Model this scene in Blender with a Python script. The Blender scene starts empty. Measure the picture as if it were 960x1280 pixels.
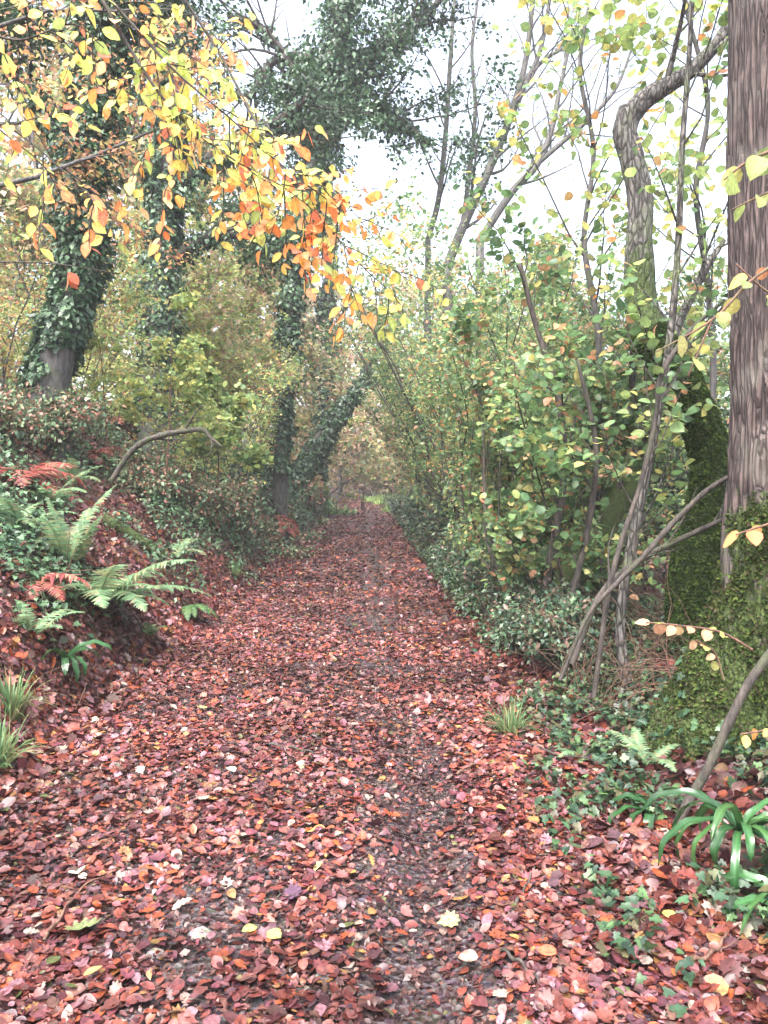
import bpy, math, random
import numpy as np
from mathutils import Vector

RS = np.random.RandomState(11)
C = bpy.context.scene.collection
F = 995.0
CAMZ = 1.55
TH = math.atan(40 / F)

# ------------------------------------------------------------------ helpers
def P(px, py, D):
    """point seen at photo pixel (px,py) at forward distance D"""
    a, b = (px - 480) / F * D, (640 - py) / F * D
    return np.array([a, D * math.cos(TH) + b * math.sin(TH), CAMZ - D * math.sin(TH) + b * math.cos(TH)])

def sstep(x, a, b):
    t = np.clip((x - a) / (b - a), 0, 1)
    return t * t * (3 - 2 * t)

def _hash(i, j, k):
    n = (i * 374761393 + j * 668265263 + k * 2147483647 + 1013904223) & 0xffffffff
    n = ((n ^ (n >> 13)) * 1274126177) & 0xffffffff
    return ((n ^ (n >> 16)) & 0xffff) / 65535.0

def vnoise(p):
    p = np.asarray(p, dtype=float)
    i = np.floor(p).astype(np.int64)
    f = p - i
    f = f * f * (3 - 2 * f)
    r = 0
    for a in (0, 1):
        for b in (0, 1):
            for c in (0, 1):
                w = (f[..., 0] if a else 1 - f[..., 0]) * (f[..., 1] if b else 1 - f[..., 1]) * (f[..., 2] if c else 1 - f[..., 2])
                r = r + w * _hash(i[..., 0] + a, i[..., 1] + b, i[..., 2] + c)
    return r

def fbm(p, o=3):
    p = np.asarray(p, dtype=float)
    s, a, t = 0, 1.0, 0
    for _ in range(o):
        s = s + a * vnoise(p); t += a
        p = p * 2.03 + 17.1; a *= .5
    return s / t

def n2(x, y, sc, seed=0.0, o=3):
    x = np.asarray(x, dtype=float); y = np.asarray(y, dtype=float)
    return fbm(np.stack([x * sc, y * sc, np.full_like(x, seed)], -1), o)

def norm(v):
    v = np.asarray(v, dtype=float)
    return v / np.maximum(np.linalg.norm(v, axis=-1, keepdims=True), 1e-9)

# ------------------------------------------------------------------ terrain
def pcx(y):
    y = np.asarray(y, dtype=float)
    return -0.3 - 0.02 * y - 0.010 * np.clip(y - 38, 0, 25) ** 2

def ground_h(x, y):
    x = np.asarray(x, dtype=float); y = np.asarray(y, dtype=float)
    s = x - pcx(y)
    wob = (n2(x, y, .55, 3.3) - .5)
    d = -s - 1.42 + wob * .5
    dl = np.clip(d, 0, None)
    left = .98 * np.minimum(dl, .9) * sstep(dl, -.1, .45) + .64 * np.clip(dl - .9, 0, 2.4) + .30 * np.clip(dl - 3.3, 0, 30)
    r = s - 1.5
    right = -.10 * np.clip(r - 3.0, 0, 30) + .10 * sstep(r, .1, .9) * (1 - sstep(r, 2, 4))
    bump = (n2(x, y, 1.3, 9.1) - .5) * .16 * sstep(np.abs(s), 1.3, 2.6) + (n2(x, y, 4.5, 5.1, 2) - .5) * .05
    rut = -.035 * np.exp(-((x - .12 - .02 * y) / .16) ** 2) * (1 - sstep(y, 3.5, 7))
    far = .03 * np.clip(y - 40, 0, 60)
    return left + right + bump + rut + far

def gnormal(x, y):
    e = .06
    dx = (ground_h(x + e, y) - ground_h(x - e, y)) / (2 * e)
    dy = (ground_h(x, y + e) - ground_h(x, y - e)) / (2 * e)
    return norm(np.stack([-dx, -dy, np.ones_like(dx)], -1))

def G(px, Y, dz=0.0):
    x = (px - 480) / F * Y
    return np.array([x, Y, float(ground_h(x, Y)) + dz])

def B(px, py, dz=0.0):
    """the spot on the ground seen at this pixel of the photo"""
    for D in np.arange(2.2, 60, .05):
        q = P(px, py, D)
        if q[2] <= float(ground_h(q[0], q[1])): break
    return np.array([q[0], q[1], float(ground_h(q[0], q[1])) + dz])

# ------------------------------------------------------------------ materials
def nmat(name):
    m = bpy.data.materials.new(name); m.use_nodes = True
    nt = m.node_tree; nt.nodes.clear()
    return m, nt, nt.nodes, nt.links

def leaf_mat(name, rough=.45, trans=.35, spec=.5, mottle=.35, mscale=60, tgain=1.25, spots=0, sscale=55, scol=(.16, .07, .035)):
    m, nt, N, L = nmat(name)
    out = N.new('ShaderNodeOutputMaterial')
    at = N.new('ShaderNodeAttribute'); at.attribute_name = 'tint'
    tc = N.new('ShaderNodeTexCoord')
    nz = N.new('ShaderNodeTexNoise'); nz.inputs['Scale'].default_value = mscale; nz.inputs['Detail'].default_value = 3
    L.new(tc.outputs['Object'], nz.inputs['Vector'])
    mr = N.new('ShaderNodeMapRange'); mr.inputs['From Min'].default_value = .3; mr.inputs['From Max'].default_value = .7
    mr.inputs['To Min'].default_value = 1 - mottle; mr.inputs['To Max'].default_value = 1 + mottle
    L.new(nz.outputs['Fac'], mr.inputs['Value'])
    mul = N.new('ShaderNodeVectorMath'); mul.operation = 'SCALE'
    L.new(at.outputs['Color'], mul.inputs[0]); L.new(mr.outputs['Result'], mul.inputs['Scale'])
    if spots:
        n9 = N.new('ShaderNodeTexNoise'); n9.inputs['Scale'].default_value = sscale; n9.inputs['Detail'].default_value = 4; n9.inputs['Roughness'].default_value = .6
        L.new(tc.outputs['Object'], n9.inputs['Vector'])
        m9 = N.new('ShaderNodeMapRange'); m9.inputs['From Min'].default_value = .56; m9.inputs['From Max'].default_value = .66; m9.inputs['To Max'].default_value = spots
        L.new(n9.outputs['Fac'], m9.inputs['Value'])
        mxs = N.new('ShaderNodeMix'); mxs.data_type = 'RGBA'; mxs.inputs['B'].default_value = (*scol, 1)
        L.new(m9.outputs[0], mxs.inputs['Factor']); L.new(mul.outputs[0], mxs.inputs['A'])
        class _O: outputs = [mxs.outputs['Result']]
        mul = _O
    bs = N.new('ShaderNodeBsdfPrincipled')
    bs.inputs['Roughness'].default_value = rough
    bs.inputs['Specular IOR Level'].default_value = spec
    L.new(mul.outputs[0], bs.inputs['Base Color'])
    tg = N.new('ShaderNodeVectorMath'); tg.operation = 'SCALE'; tg.inputs['Scale'].default_value = tgain
    L.new(mul.outputs[0], tg.inputs[0])
    tr = N.new('ShaderNodeBsdfTranslucent'); L.new(tg.outputs[0], tr.inputs['Color'])
    mx = N.new('ShaderNodeMixShader'); mx.inputs[0].default_value = trans
    L.new(bs.outputs[0], mx.inputs[1]); L.new(tr.outputs[0], mx.inputs[2])
    L.new(mx.outputs[0], out.inputs['Surface'])
    return m

def bark_mat(name, c1, c2, c3, zs=.18, scale=28, bump=.6, moss=(.035, .06, .012), rough=.75, crack=0, cs=24, cz=.16):
    m, nt, N, L = nmat(name)
    out = N.new('ShaderNodeOutputMaterial')
    tc = N.new('ShaderNodeTexCoord')
    mp = N.new('ShaderNodeMapping'); mp.inputs['Scale'].default_value = (1, 1, zs)
    L.new(tc.outputs['Object'], mp.inputs['Vector'])
    n1 = N.new('ShaderNodeTexNoise'); n1.inputs['Scale'].default_value = scale; n1.inputs['Detail'].default_value = 7; n1.inputs['Roughness'].default_value = .65
    L.new(mp.outputs[0], n1.inputs['Vector'])
    n3 = N.new('ShaderNodeTexNoise'); n3.inputs['Scale'].default_value = 3.5; n3.inputs['Detail'].default_value = 5
    L.new(tc.outputs['Object'], n3.inputs['Vector'])
    cr = N.new('ShaderNodeValToRGB'); e = cr.color_ramp.elements
    e[0].position = .36; e[0].color = (*c1, 1); e[1].position = .66; e[1].color = (*c2, 1)
    L.new(n1.outputs['Fac'], cr.inputs[0])
    hgt = n1.outputs['Fac']; bcol = cr.outputs[0]
    if crack:
        m2_ = N.new('ShaderNodeMapping'); m2_.inputs['Scale'].default_value = (1, 1, cz); L.new(tc.outputs['Object'], m2_.inputs['Vector'])
        wn = N.new('ShaderNodeTexNoise'); wn.inputs['Scale'].default_value = 9; L.new(m2_.outputs[0], wn.inputs['Vector'])
        wa = N.new('ShaderNodeVectorMath'); wa.operation = 'SCALE'; wa.inputs['Scale'].default_value = .05; L.new(wn.outputs['Color'], wa.inputs[0])
        wb = N.new('ShaderNodeVectorMath'); wb.operation = 'ADD'; L.new(m2_.outputs[0], wb.inputs[0]); L.new(wa.outputs[0], wb.inputs[1])
        vc = N.new('ShaderNodeTexVoronoi'); vc.feature = 'DISTANCE_TO_EDGE'; vc.inputs['Scale'].default_value = cs; L.new(wb.outputs[0], vc.inputs['Vector'])
        cm = N.new('ShaderNodeMapRange'); cm.inputs['From Min'].default_value = .0; cm.inputs['From Max'].default_value = .22; L.new(vc.outputs['Distance'], cm.inputs['Value'])
        mk = N.new('ShaderNodeMix'); mk.data_type = 'RGBA'; mk.inputs['A'].default_value = (c1[0] * .6, c1[1] * .6, c1[2] * .6, 1)
        L.new(cm.outputs[0], mk.inputs['Factor']); L.new(cr.outputs[0], mk.inputs['B']); bcol = mk.outputs['Result']
        hh = N.new('ShaderNodeMath'); hh.operation = 'MULTIPLY_ADD'; hh.inputs[1].default_value = crack; L.new(cm.outputs[0], hh.inputs[0]); L.new(n1.outputs['Fac'], hh.inputs[2]); hgt = hh.outputs[0]
    r2 = N.new('ShaderNodeMapRange'); r2.inputs['From Min'].default_value = .52; r2.inputs['From Max'].default_value = .68
    L.new(n3.outputs['Fac'], r2.inputs['Value'])
    mx = N.new('ShaderNodeMix'); mx.data_type = 'RGBA'; mx.inputs['B'].default_value = (*c3, 1)
    L.new(r2.outputs[0], mx.inputs['Factor']); L.new(bcol, mx.inputs['A'])
    at = N.new('ShaderNodeAttribute'); at.attribute_name = 'tint'
    nm = N.new('ShaderNodeTexNoise'); nm.inputs['Scale'].default_value = 14; nm.inputs['Detail'].default_value = 6
    L.new(tc.outputs['Object'], nm.inputs['Vector'])
    ad = N.new('ShaderNodeMath'); ad.operation = 'ADD'
    L.new(at.outputs['Alpha'], ad.inputs[0]); L.new(nm.outputs['Fac'], ad.inputs[1])
    mr = N.new('ShaderNodeMapRange'); mr.inputs['From Min'].default_value = .92; mr.inputs['From Max'].default_value = 1.12
    L.new(ad.outputs[0], mr.inputs['Value'])
    mc = N.new('ShaderNodeValToRGB'); e = mc.color_ramp.elements
    e[0].position = .35; e[0].color = (moss[0] * .55, moss[1] * .55, moss[2] * .6, 1); e[1].position = .7; e[1].color = (moss[0] * 1.7, moss[1] * 1.5, moss[2] * 1.3, 1)
    nmm = N.new('ShaderNodeTexNoise'); nmm.inputs['Scale'].default_value = 60; nmm.inputs['Detail'].default_value = 5
    L.new(tc.outputs['Object'], nmm.inputs['Vector']); L.new(nmm.outputs['Fac'], mc.inputs[0])
    mm = N.new('ShaderNodeMix'); mm.data_type = 'RGBA'
    L.new(mr.outputs[0], mm.inputs['Factor']); L.new(mx.outputs['Result'], mm.inputs['A']); L.new(mc.outputs[0], mm.inputs['B'])
    bs = N.new('ShaderNodeBsdfPrincipled'); bs.inputs['Roughness'].default_value = rough
    bs.inputs['Specular IOR Level'].default_value = .35
    L.new(mm.outputs['Result'], bs.inputs['Base Color'])
    bp = N.new('ShaderNodeBump'); bp.inputs['Strength'].default_value = bump; bp.inputs['Distance'].default_value = .03
    L.new(hgt, bp.inputs['Height']); L.new(bp.outputs[0], bs.inputs['Normal'])
    L.new(bs.outputs[0], out.inputs['Surface'])
    return m

def soil_mat(name, cols, scale=9, rough=.55, bump=.7):
    m, nt, N, L = nmat(name)
    out = N.new('ShaderNodeOutputMaterial')
    tc = N.new('ShaderNodeTexCoord')
    n1 = N.new('ShaderNodeTexNoise'); n1.inputs['Scale'].default_value = scale; n1.inputs['Detail'].default_value = 9; n1.inputs['Roughness'].default_value = .7
    vo = N.new('ShaderNodeTexVoronoi'); vo.inputs['Scale'].default_value = scale * 3.2
    L.new(tc.outputs['Object'], n1.inputs['Vector']); L.new(tc.outputs['Object'], vo.inputs['Vector'])
    cr = N.new('ShaderNodeValToRGB'); el = cr.color_ramp.elements
    el[0].position = .3; el[0].color = (*cols[0], 1); el[1].position = .72; el[1].color = (*cols[-1], 1)
    for k, c in enumerate(cols[1:-1]):
        e = el.new(.3 + .42 * (k + 1) / (len(cols) - 1)); e.color = (*c, 1)
    L.new(n1.outputs['Fac'], cr.inputs[0])
    hs = N.new('ShaderNodeMix'); hs.data_type = 'RGBA'; hs.blend_type = 'MULTIPLY'; hs.inputs['Factor'].default_value = .35
    L.new(cr.outputs[0], hs.inputs['A']); L.new(vo.outputs['Color'], hs.inputs['B'])
    bs = N.new('ShaderNodeBsdfPrincipled'); bs.inputs['Roughness'].default_value = rough
    L.new(hs.outputs['Result'], bs.inputs['Base Color'])
    ad = N.new('ShaderNodeMath'); ad.operation = 'ADD'
    L.new(n1.outputs['Fac'], ad.inputs[0]); L.new(vo.outputs['Distance'], ad.inputs[1])
    bp = N.new('ShaderNodeBump'); bp.inputs['Strength'].default_value = bump; bp.inputs['Distance'].default_value = .03
    L.new(ad.outputs[0], bp.inputs['Height']); L.new(bp.outputs[0], bs.inputs['Normal'])
    L.new(bs.outputs[0], out.inputs['Surface'])
    return m

M = {}
M['litter'] = leaf_mat('wet_fallen_leaf', rough=.42, trans=.06, spec=.42, mottle=.45, mscale=70, tgain=1, spots=.7, sscale=60, scol=(.07, .025, .022))
M['leaf'] = leaf_mat('living_leaf', rough=.42, trans=.42, spec=.45, mottle=.25, mscale=40, tgain=1.35, spots=.35, sscale=30, scol=(.26, .15, .07))
M['thin'] = leaf_mat('thin_autumn_leaf', rough=.5, trans=.5, spec=.35, mottle=.25, mscale=90, tgain=1.35, spots=.6, sscale=75, scol=(.34, .12, .05))
M['glossy'] = leaf_mat('glossy_evergreen_leaf', rough=.42, trans=.15, spec=.42, mottle=.3, mscale=40)
M['fern'] = leaf_mat('fern_leaf', rough=.5, trans=.35, spec=.4, mottle=.25, mscale=30, tgain=1.4)
M['moss'] = leaf_mat('moss_blade', rough=.8, trans=.3, spec=.15, mottle=.4, mscale=18)
M['bark'] = bark_mat('ridged_bark', (.045, .033, .03), (.150, .108, .098), (.12, .105, .09), zs=.2, scale=45, bump=.7, crack=1.1, cs=36, cz=.07)
M['bark_pale'] = bark_mat('pale_bark', (.10, .085, .075), (.33, .29, .26), (.15, .17, .10), zs=.35, scale=22, bump=.9, crack=.5, cs=30, cz=.25)
M['bark_mid'] = bark_mat('mottled_bark', (.05, .045, .04), (.20, .185, .165), (.10, .12, .065), zs=.35, scale=22, bump=.9, crack=.5, cs=30, cz=.25)
M['bark_dark'] = bark_mat('dark_bark', (.018, .015, .013), (.085, .07, .06), (.05, .055, .03), zs=.25, scale=24, bump=.8)
M['bark_red'] = bark_mat('brown_twig_bark', (.05, .025, .018), (.17, .09, .06), (.11, .09, .05), zs=.3, scale=40, bump=.4)
M['bark_grey'] = bark_mat('grey_bark', (.03, .03, .03), (.12, .11, .105), (.07, .085, .045), zs=.3, scale=20, bump=.6)
M['soil'] = soil_mat('leaf_mould', [(.018, .010, .008), (.05, .022, .018), (.10, .045, .035), (.16, .075, .055)], 8)
M['mud'] = soil_mat('wet_mud', [(.015, .010, .010), (.035, .024, .025), (.062, .045, .046), (.11, .085, .085)], 11, rough=.36)
M['stone'] = soil_mat('pale_stone', [(.08, .065, .06), (.16, .14, .13), (.26, .24, .22)], 20, rough=.6, bump=.4)
M['grassleaf'] = leaf_mat('grass_blade', rough=.5, trans=.35, spec=.35, mottle=.2, mscale=20, tgain=1.3)
M['wood'] = bark_mat('weathered_wood', (.05, .035, .03), (.16, .11, .09), (.12, .09, .07), zs=.1, scale=40, bump=.4)

# ------------------------------------------------------------------ mesh buffers
class Buf:
    def __init__(s):
        s.v, s.f, s.c, s.n = [], {3: [], 4: []}, [], 0
    def add(s, v, f, col=(1, 1, 1, 0)):
        v = np.asarray(v, dtype=float).reshape(-1, 3)
        f = np.asarray(f, dtype=np.int64)
        col = np.asarray(col, dtype=float)
        if col.ndim == 1: col = np.tile(col, (len(v), 1))
        s.v.append(v); s.c.append(col.reshape(-1, 4)); s.f[f.shape[1]].append(f + s.n); s.n += len(v)
    def build(s, name, mat, parent=None, flat=False):
        v = np.concatenate(s.v); c = np.concatenate(s.c)
        if parent is not None: v = v - np.array(parent.location)
        me = bpy.data.meshes.new(name)
        me.vertices.add(len(v)); me.vertices.foreach_set('co', v.astype(np.float32).ravel())
        loops, tot = [], []
        for k in (3, 4):
            if s.f[k]:
                a = np.concatenate(s.f[k]); loops.append(a.ravel()); tot.append(np.full(len(a), k))
        loops = np.concatenate(loops); tot = np.concatenate(tot)
        me.loops.add(len(loops)); me.loops.foreach_set('vertex_index', loops.astype(np.int32))
        me.polygons.add(len(tot))
        st = np.concatenate([[0], np.cumsum(tot)[:-1]])
        me.polygons.foreach_set('loop_start', st.astype(np.int32))
        at = me.attributes.new('tint', 'FLOAT_COLOR', 'POINT')
        at.data.foreach_set('color', c.astype(np.float32).ravel())
        me.update(calc_edges=True)
        if flat: me.shade_flat()
        me.materials.append(mat)
        o = bpy.data.objects.new(name, me); C.objects.link(o)
        if parent is not None: o.parent = parent
        return o

def tag(o, label=None, cat=None, group=None, kind=None):
    if label: o['label'] = label
    if cat: o['category'] = cat
    if group: o['group'] = group
    if kind: o['kind'] = kind
    return o

def thing(name, label, cat, loc, group=None):
    o = bpy.data.objects.new(name, None); C.objects.link(o)
    o.location = [float(a) for a in loc]; o.empty_display_size = .2
    return tag(o, label, cat, group)

# ------------------------------------------------------------------ curves and tubes
def crv(pts, n):
    """Catmull-Rom through the points (any number of columns), n samples"""
    p = np.asarray(pts, dtype=float)
    if len(p) == 2: p = np.array([p[0], (p[0] + p[1]) / 2, p[1]])
    q = np.concatenate([[2 * p[0] - p[1]], p, [2 * p[-1] - p[-2]]])
    t = np.linspace(0, len(p) - 1 - 1e-6, n); i = t.astype(int); u = (t - i)[:, None]
    a, b, c, d = q[i], q[i + 1], q[i + 2], q[i + 3]
    return .5 * ((2 * b) + (-a + c) * u + (2 * a - 5 * b + 4 * c - d) * u * u + (-a + 3 * b - 3 * c + d) * u ** 3)

def frames(p):
    t = norm(np.gradient(p, axis=0))
    ref = np.array([1., 0, 0]) if abs(t[0][0]) < .8 else np.array([0, 1., 0])
    A = np.zeros_like(p)
    a = ref
    for k in range(len(p)):
        a = a - t[k] * np.dot(a, t[k]); a = a / max(np.linalg.norm(a), 1e-9); A[k] = a
    return t, A, np.cross(t, A)

def tube(buf, pts, rad, seg=5, rough=0, moss=0.0, rfun=None, cap=True, rs=4.0):
    p = np.asarray(pts, dtype=float); n = len(p)
    rad = np.asarray(rad, dtype=float)
    t, A, B = frames(p)
    ang = np.linspace(0, 2 * np.pi, seg, endpoint=False)
    R = np.tile(rad[:, None], (1, seg))
    dirs = A[:, None, :] * np.cos(ang)[None, :, None] + B[:, None, :] * np.sin(ang)[None, :, None]
    if rough:
        q = (p[:, None, :] + dirs * R[..., None]) * rs
        R = R * (1 + rough * (fbm(q, 3) - .5) * 2)
    if rfun is not None: R = rfun(p, dirs, R)
    v = p[:, None, :] + dirs * R[..., None]
    idx = np.arange(n * seg).reshape(n, seg)
    a = idx[:-1]; b = idx[1:]
    f = np.stack([a, np.roll(a, -1, 1), np.roll(b, -1, 1), b], -1).reshape(-1, 4)
    mo = np.asarray(moss(v) if callable(moss) else np.full((n, seg), moss))
    col = np.concatenate([np.ones((n, seg, 3)), mo[..., None]], -1).reshape(-1, 4)
    base = buf.n
    buf.add(v.reshape(-1, 3), f, col)
    if cap and seg > 2:
        c = p[-1] + t[-1] * rad[-1] * .6
        e = idx[-1]
        buf.add([c], np.zeros((0, 3), dtype=np.int64), (1, 1, 1, 0))
        ff = np.stack([e, np.roll(e, -1), np.full(seg, n * seg)], -1)
        buf.f[3].append(ff + base)
    return v

# ------------------------------------------------------------------ leaf templates: verts, tris, shade
def strip_tmpl(ts, ws, fold=.12, mid=1.12, edge=.9):
    """long leaf: midrib on x, half widths ws at ts"""
    v, sh, f = [], [], []
    for t, w in zip(ts, ws):
        v += [(t, 0, 0), (t, w, fold * w / max(max(ws), 1e-6) * .6), (t, -w, fold * w / max(max(ws), 1e-6) * .6)]
        sh += [mid, edge, edge]
    for k in range(len(ts) - 1):
        a, b = 3 * k, 3 * k + 3
        for (i, j) in ((0, 1), (2, 0)):
            if ws[k] > 0: f.append((a + i, b + j, a + j) if True else None)
            if ws[k + 1] > 0: f.append((a + i, b + i, b + j))
    # second pass keeps every triangle valid
    f = [x for x in f if len(set(x)) == 3]
    return np.array(v, float), np.array(f), np.array(sh)

def fan_tmpl(out, centre=(.35, 0), lift=.06):
    v = [(centre[0], centre[1], -lift)] + [(x, y, lift * (k % 2)) for k, (x, y) in enumerate(out)]
    n = len(out)
    f = [(0, 1 + k, 1 + (k + 1) % n) for k in range(n)]
    sh = [1.1] + [.92 + .1 * (k % 2) for k in range(n)]
    return np.array(v, float), np.array(f), np.array(sh)

def mirror(o):
    return o + [(x, -y) for x, y in reversed(o) if abs(y) > 1e-6]

T = {}
T['beech'] = strip_tmpl([0, .12, .35, .6, .82, 1], [0, .17, .31, .30, .17, 0])
T['hazel'] = strip_tmpl([-.03, .1, .35, .62, .84, 1], [0, .30, .43, .40, .22, 0])
T['small'] = (np.array([(0, 0, 0), (.5, .30, .06), (1, 0, 0), (.5, -.30, .06), (.5, 0, -.02)], float),
              np.array([(0, 4, 1), (4, 2, 1), (0, 3, 4), (4, 3, 2)]), np.array([1, .92, 1, .92, 1.1]))
T['mini'] = (np.array([(0, 0, 0), (.45, .34, .07), (1, 0, 0), (.45, -.34, .07)], float),
             np.array([(0, 2, 1), (0, 3, 2)]), np.array([1, .95, 1, .95]))
T['maple'] = fan_tmpl(mirror([(0, 0), (-.05, .20), (.12, .30), (.08, .52), (.28, .44), (.42, .62), (.55, .36), (.72, .40), (.78, .17), (1.0, 0)]), (.3, 0))
T['oak'] = strip_tmpl([0, .12, .22, .34, .44, .56, .66, .78, .88, 1], [0, .07, .17, .10, .25, .14, .30, .18, .20, 0], fold=.08)
T['ivy'] = fan_tmpl(mirror([(0, 0), (-.12, .26), (.12, .42), (.32, .26), (.58, .34), (.66, .14), (1.0, 0)]), (.28, 0), .04)
T['holly'] = strip_tmpl([0, .12, .25, .38, .52, .66, .8, 1], [0, .22, .13, .27, .16, .25, .12, 0], fold=.16)
ts = np.linspace(0, 1, 13)
T['pinna'] = strip_tmpl(list(ts), [float((.105 * (1 - t) ** .75 + .008) * (1.0 if k % 2 else .45)) if k < 12 else 0 for k, t in enumerate(ts)], fold=.02)
T['pinna_lo'] = strip_tmpl([0, .1, .5, 1], [.05, .10, .07, 0], fold=.02)

def place(buf, tmpl, pos, d, nrm, scale, col, curl=.15, wid=None, rs=RS):
    tv, tf, sh = T[tmpl]
    pos = np.asarray(pos, float); n = len(pos)
    if n == 0: return
    d = norm(d); side = norm(np.cross(nrm, d)); nn = np.cross(d, side)
    scale = np.broadcast_to(np.asarray(scale, float), (n,))
    cu = (rs.rand(n) * 2 - .6) * curl
    x = tv[None, :, 0]; y = tv[None, :, 1] * (1 if wid is None else np.broadcast_to(wid, (n,))[:, None])
    z = tv[None, :, 2] * (.5 + rs.rand(n) * 1.2)[:, None] - cu[:, None] * (x ** 2) + (rs.rand(n) - .5)[:, None] * curl * 1.2 * x * y
    v = pos[:, None, :] + scale[:, None, None] * (x[..., None] * d[:, None, :] + y[..., None] * side[:, None, :] + z[..., None] * nn[:, None, :])
    m = len(tv)
    f = (tf[None] + (np.arange(n) * m)[:, None, None]).reshape(-1, 3)
    c = np.ones((n, m, 4)); c[..., :3] = np.clip(np.asarray(col)[:, None, :] * sh[None, :, None], 0, 1)
    buf.add(v.reshape(-1, 3), f, c.reshape(-1, 4))

def pal(n, cols, w=None, jit=.22, rs=RS):
    cols = np.asarray(cols, float)
    w = np.ones(len(cols)) if w is None else np.asarray(w, float)
    i = rs.choice(len(cols), n, p=w / w.sum())
    c = cols[i] * (1 + (rs.rand(n, 1) - .5) * 2 * jit)
    j = cols[rs.choice(len(cols), n, p=w / w.sum())]
    k = rs.rand(n, 1) * .35
    return np.clip(c * (1 - k) + j * k, 0.002, .9)

def rdir(n, rs=RS):
    return norm(rs.randn(n, 3))

# palettes (linear base colours)
LITTER = [(.24, .048, .038), (.38, .095, .06), (.10, .020, .026), (.46, .17, .15), (.55, .12, .04), (.12, .05, .065), (.54, .28, .09), (.56, .46, .38), (.22, .11, .08), (.16, .20, .06), (.27, .08, .11), (.42, .20, .24)]
LW = [20, 18, 16, 16, 10, 12, 4.5, 3, 9, 1.2, 11, 8]
HAZEL = [(.085, .16, .065), (.14, .24, .09), (.27, .34, .12), (.055, .11, .05), (.42, .36, .13), (.38, .18, .10)]
HW = [24, 20, 9, 24, 6, 7]
YG = [(.32, .40, .13), (.25, .35, .12), (.48, .44, .14), (.19, .28, .10)]
IVY = [(.03, .07, .034), (.05, .105, .046), (.085, .145, .072), (.018, .045, .025)]
HOLLY = [(.018, .045, .024), (.03, .07, .035), (.05, .10, .055)]
BEECH = [(.60, .42, .06), (.66, .33, .05), (.62, .20, .035), (.42, .45, .08), (.30, .40, .08), (.40, .11, .04)]
RUSSET = [(.30, .13, .07), (.38, .2, .10), (.22, .09, .06), (.42, .32, .12), (.25, .25, .09)]
FERN = [(.12, .21, .10), (.16, .26, .13), (.09, .165, .085), (.20, .20, .10)]
BRACKEN = [(.24, .05, .045), (.30, .09, .065), (.16, .035, .035), (.32, .17, .11)]
PALEFAR = [(.42, .36, .19), (.34, .34, .18), (.48, .33, .22), (.24, .27, .14), (.48, .27, .21)]  # brightened and pinkened: the pale light of the far opening put into leaf colour
BRAMBLE = [(.08, .15, .075), (.13, .20, .10), (.05, .10, .06), (.18, .25, .13), (.26, .11, .09), (.30, .16, .10)]

# ------------------------------------------------------------------ branching growth
def wander(p0, d, L, n, wig, bend, rs):
    """polyline of n points that wanders and bends towards the vector bend"""
    p = [np.array(p0, float)]; d = norm(d); st = L / (n - 1)
    for k in range(n - 1):
        d = norm(d + rs.randn(3) * wig + np.array(bend) / (n - 1))
        p.append(p[-1] + d * st)
    return np.array(p)

class Leaves:
    def __init__(s): s.p, s.d, s.n = [], [], []
    def along(s, pts, spacing, rs, spread=.9, flat=.65, off=.012):
        """leaves set alternately along a twig"""
        seg = np.linalg.norm(np.diff(pts, axis=0), axis=1); L = seg.sum()
        k = max(int(L / spacing), 1)
        t = (np.arange(k) + rs.rand(k) * .6) / k * (len(pts) - 1); i = np.minimum(t.astype(int), len(pts) - 2); u = (t - i)[:, None]
        p = pts[i] * (1 - u) + pts[i + 1] * u
        td = norm(pts[i + 1] - pts[i])
        side = norm(np.cross(td, [0, 0, 1.0]) + 1e-6)
        sg = np.where(np.arange(k) % 2 == 0, 1, -1)[:, None]
        d = norm(td * .55 + side * sg * spread + rs.randn(k, 3) * .28 + np.array([0, 0, -.18]))
        s.p.append(p + d * off); s.d.append(d)
        s.n.append(norm(np.array([0, 0, 1.0]) * flat + rs.randn(k, 3) * .38))
    def arr(s):
        return np.concatenate(s.p), np.concatenate(s.d), np.concatenate(s.n)

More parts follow.
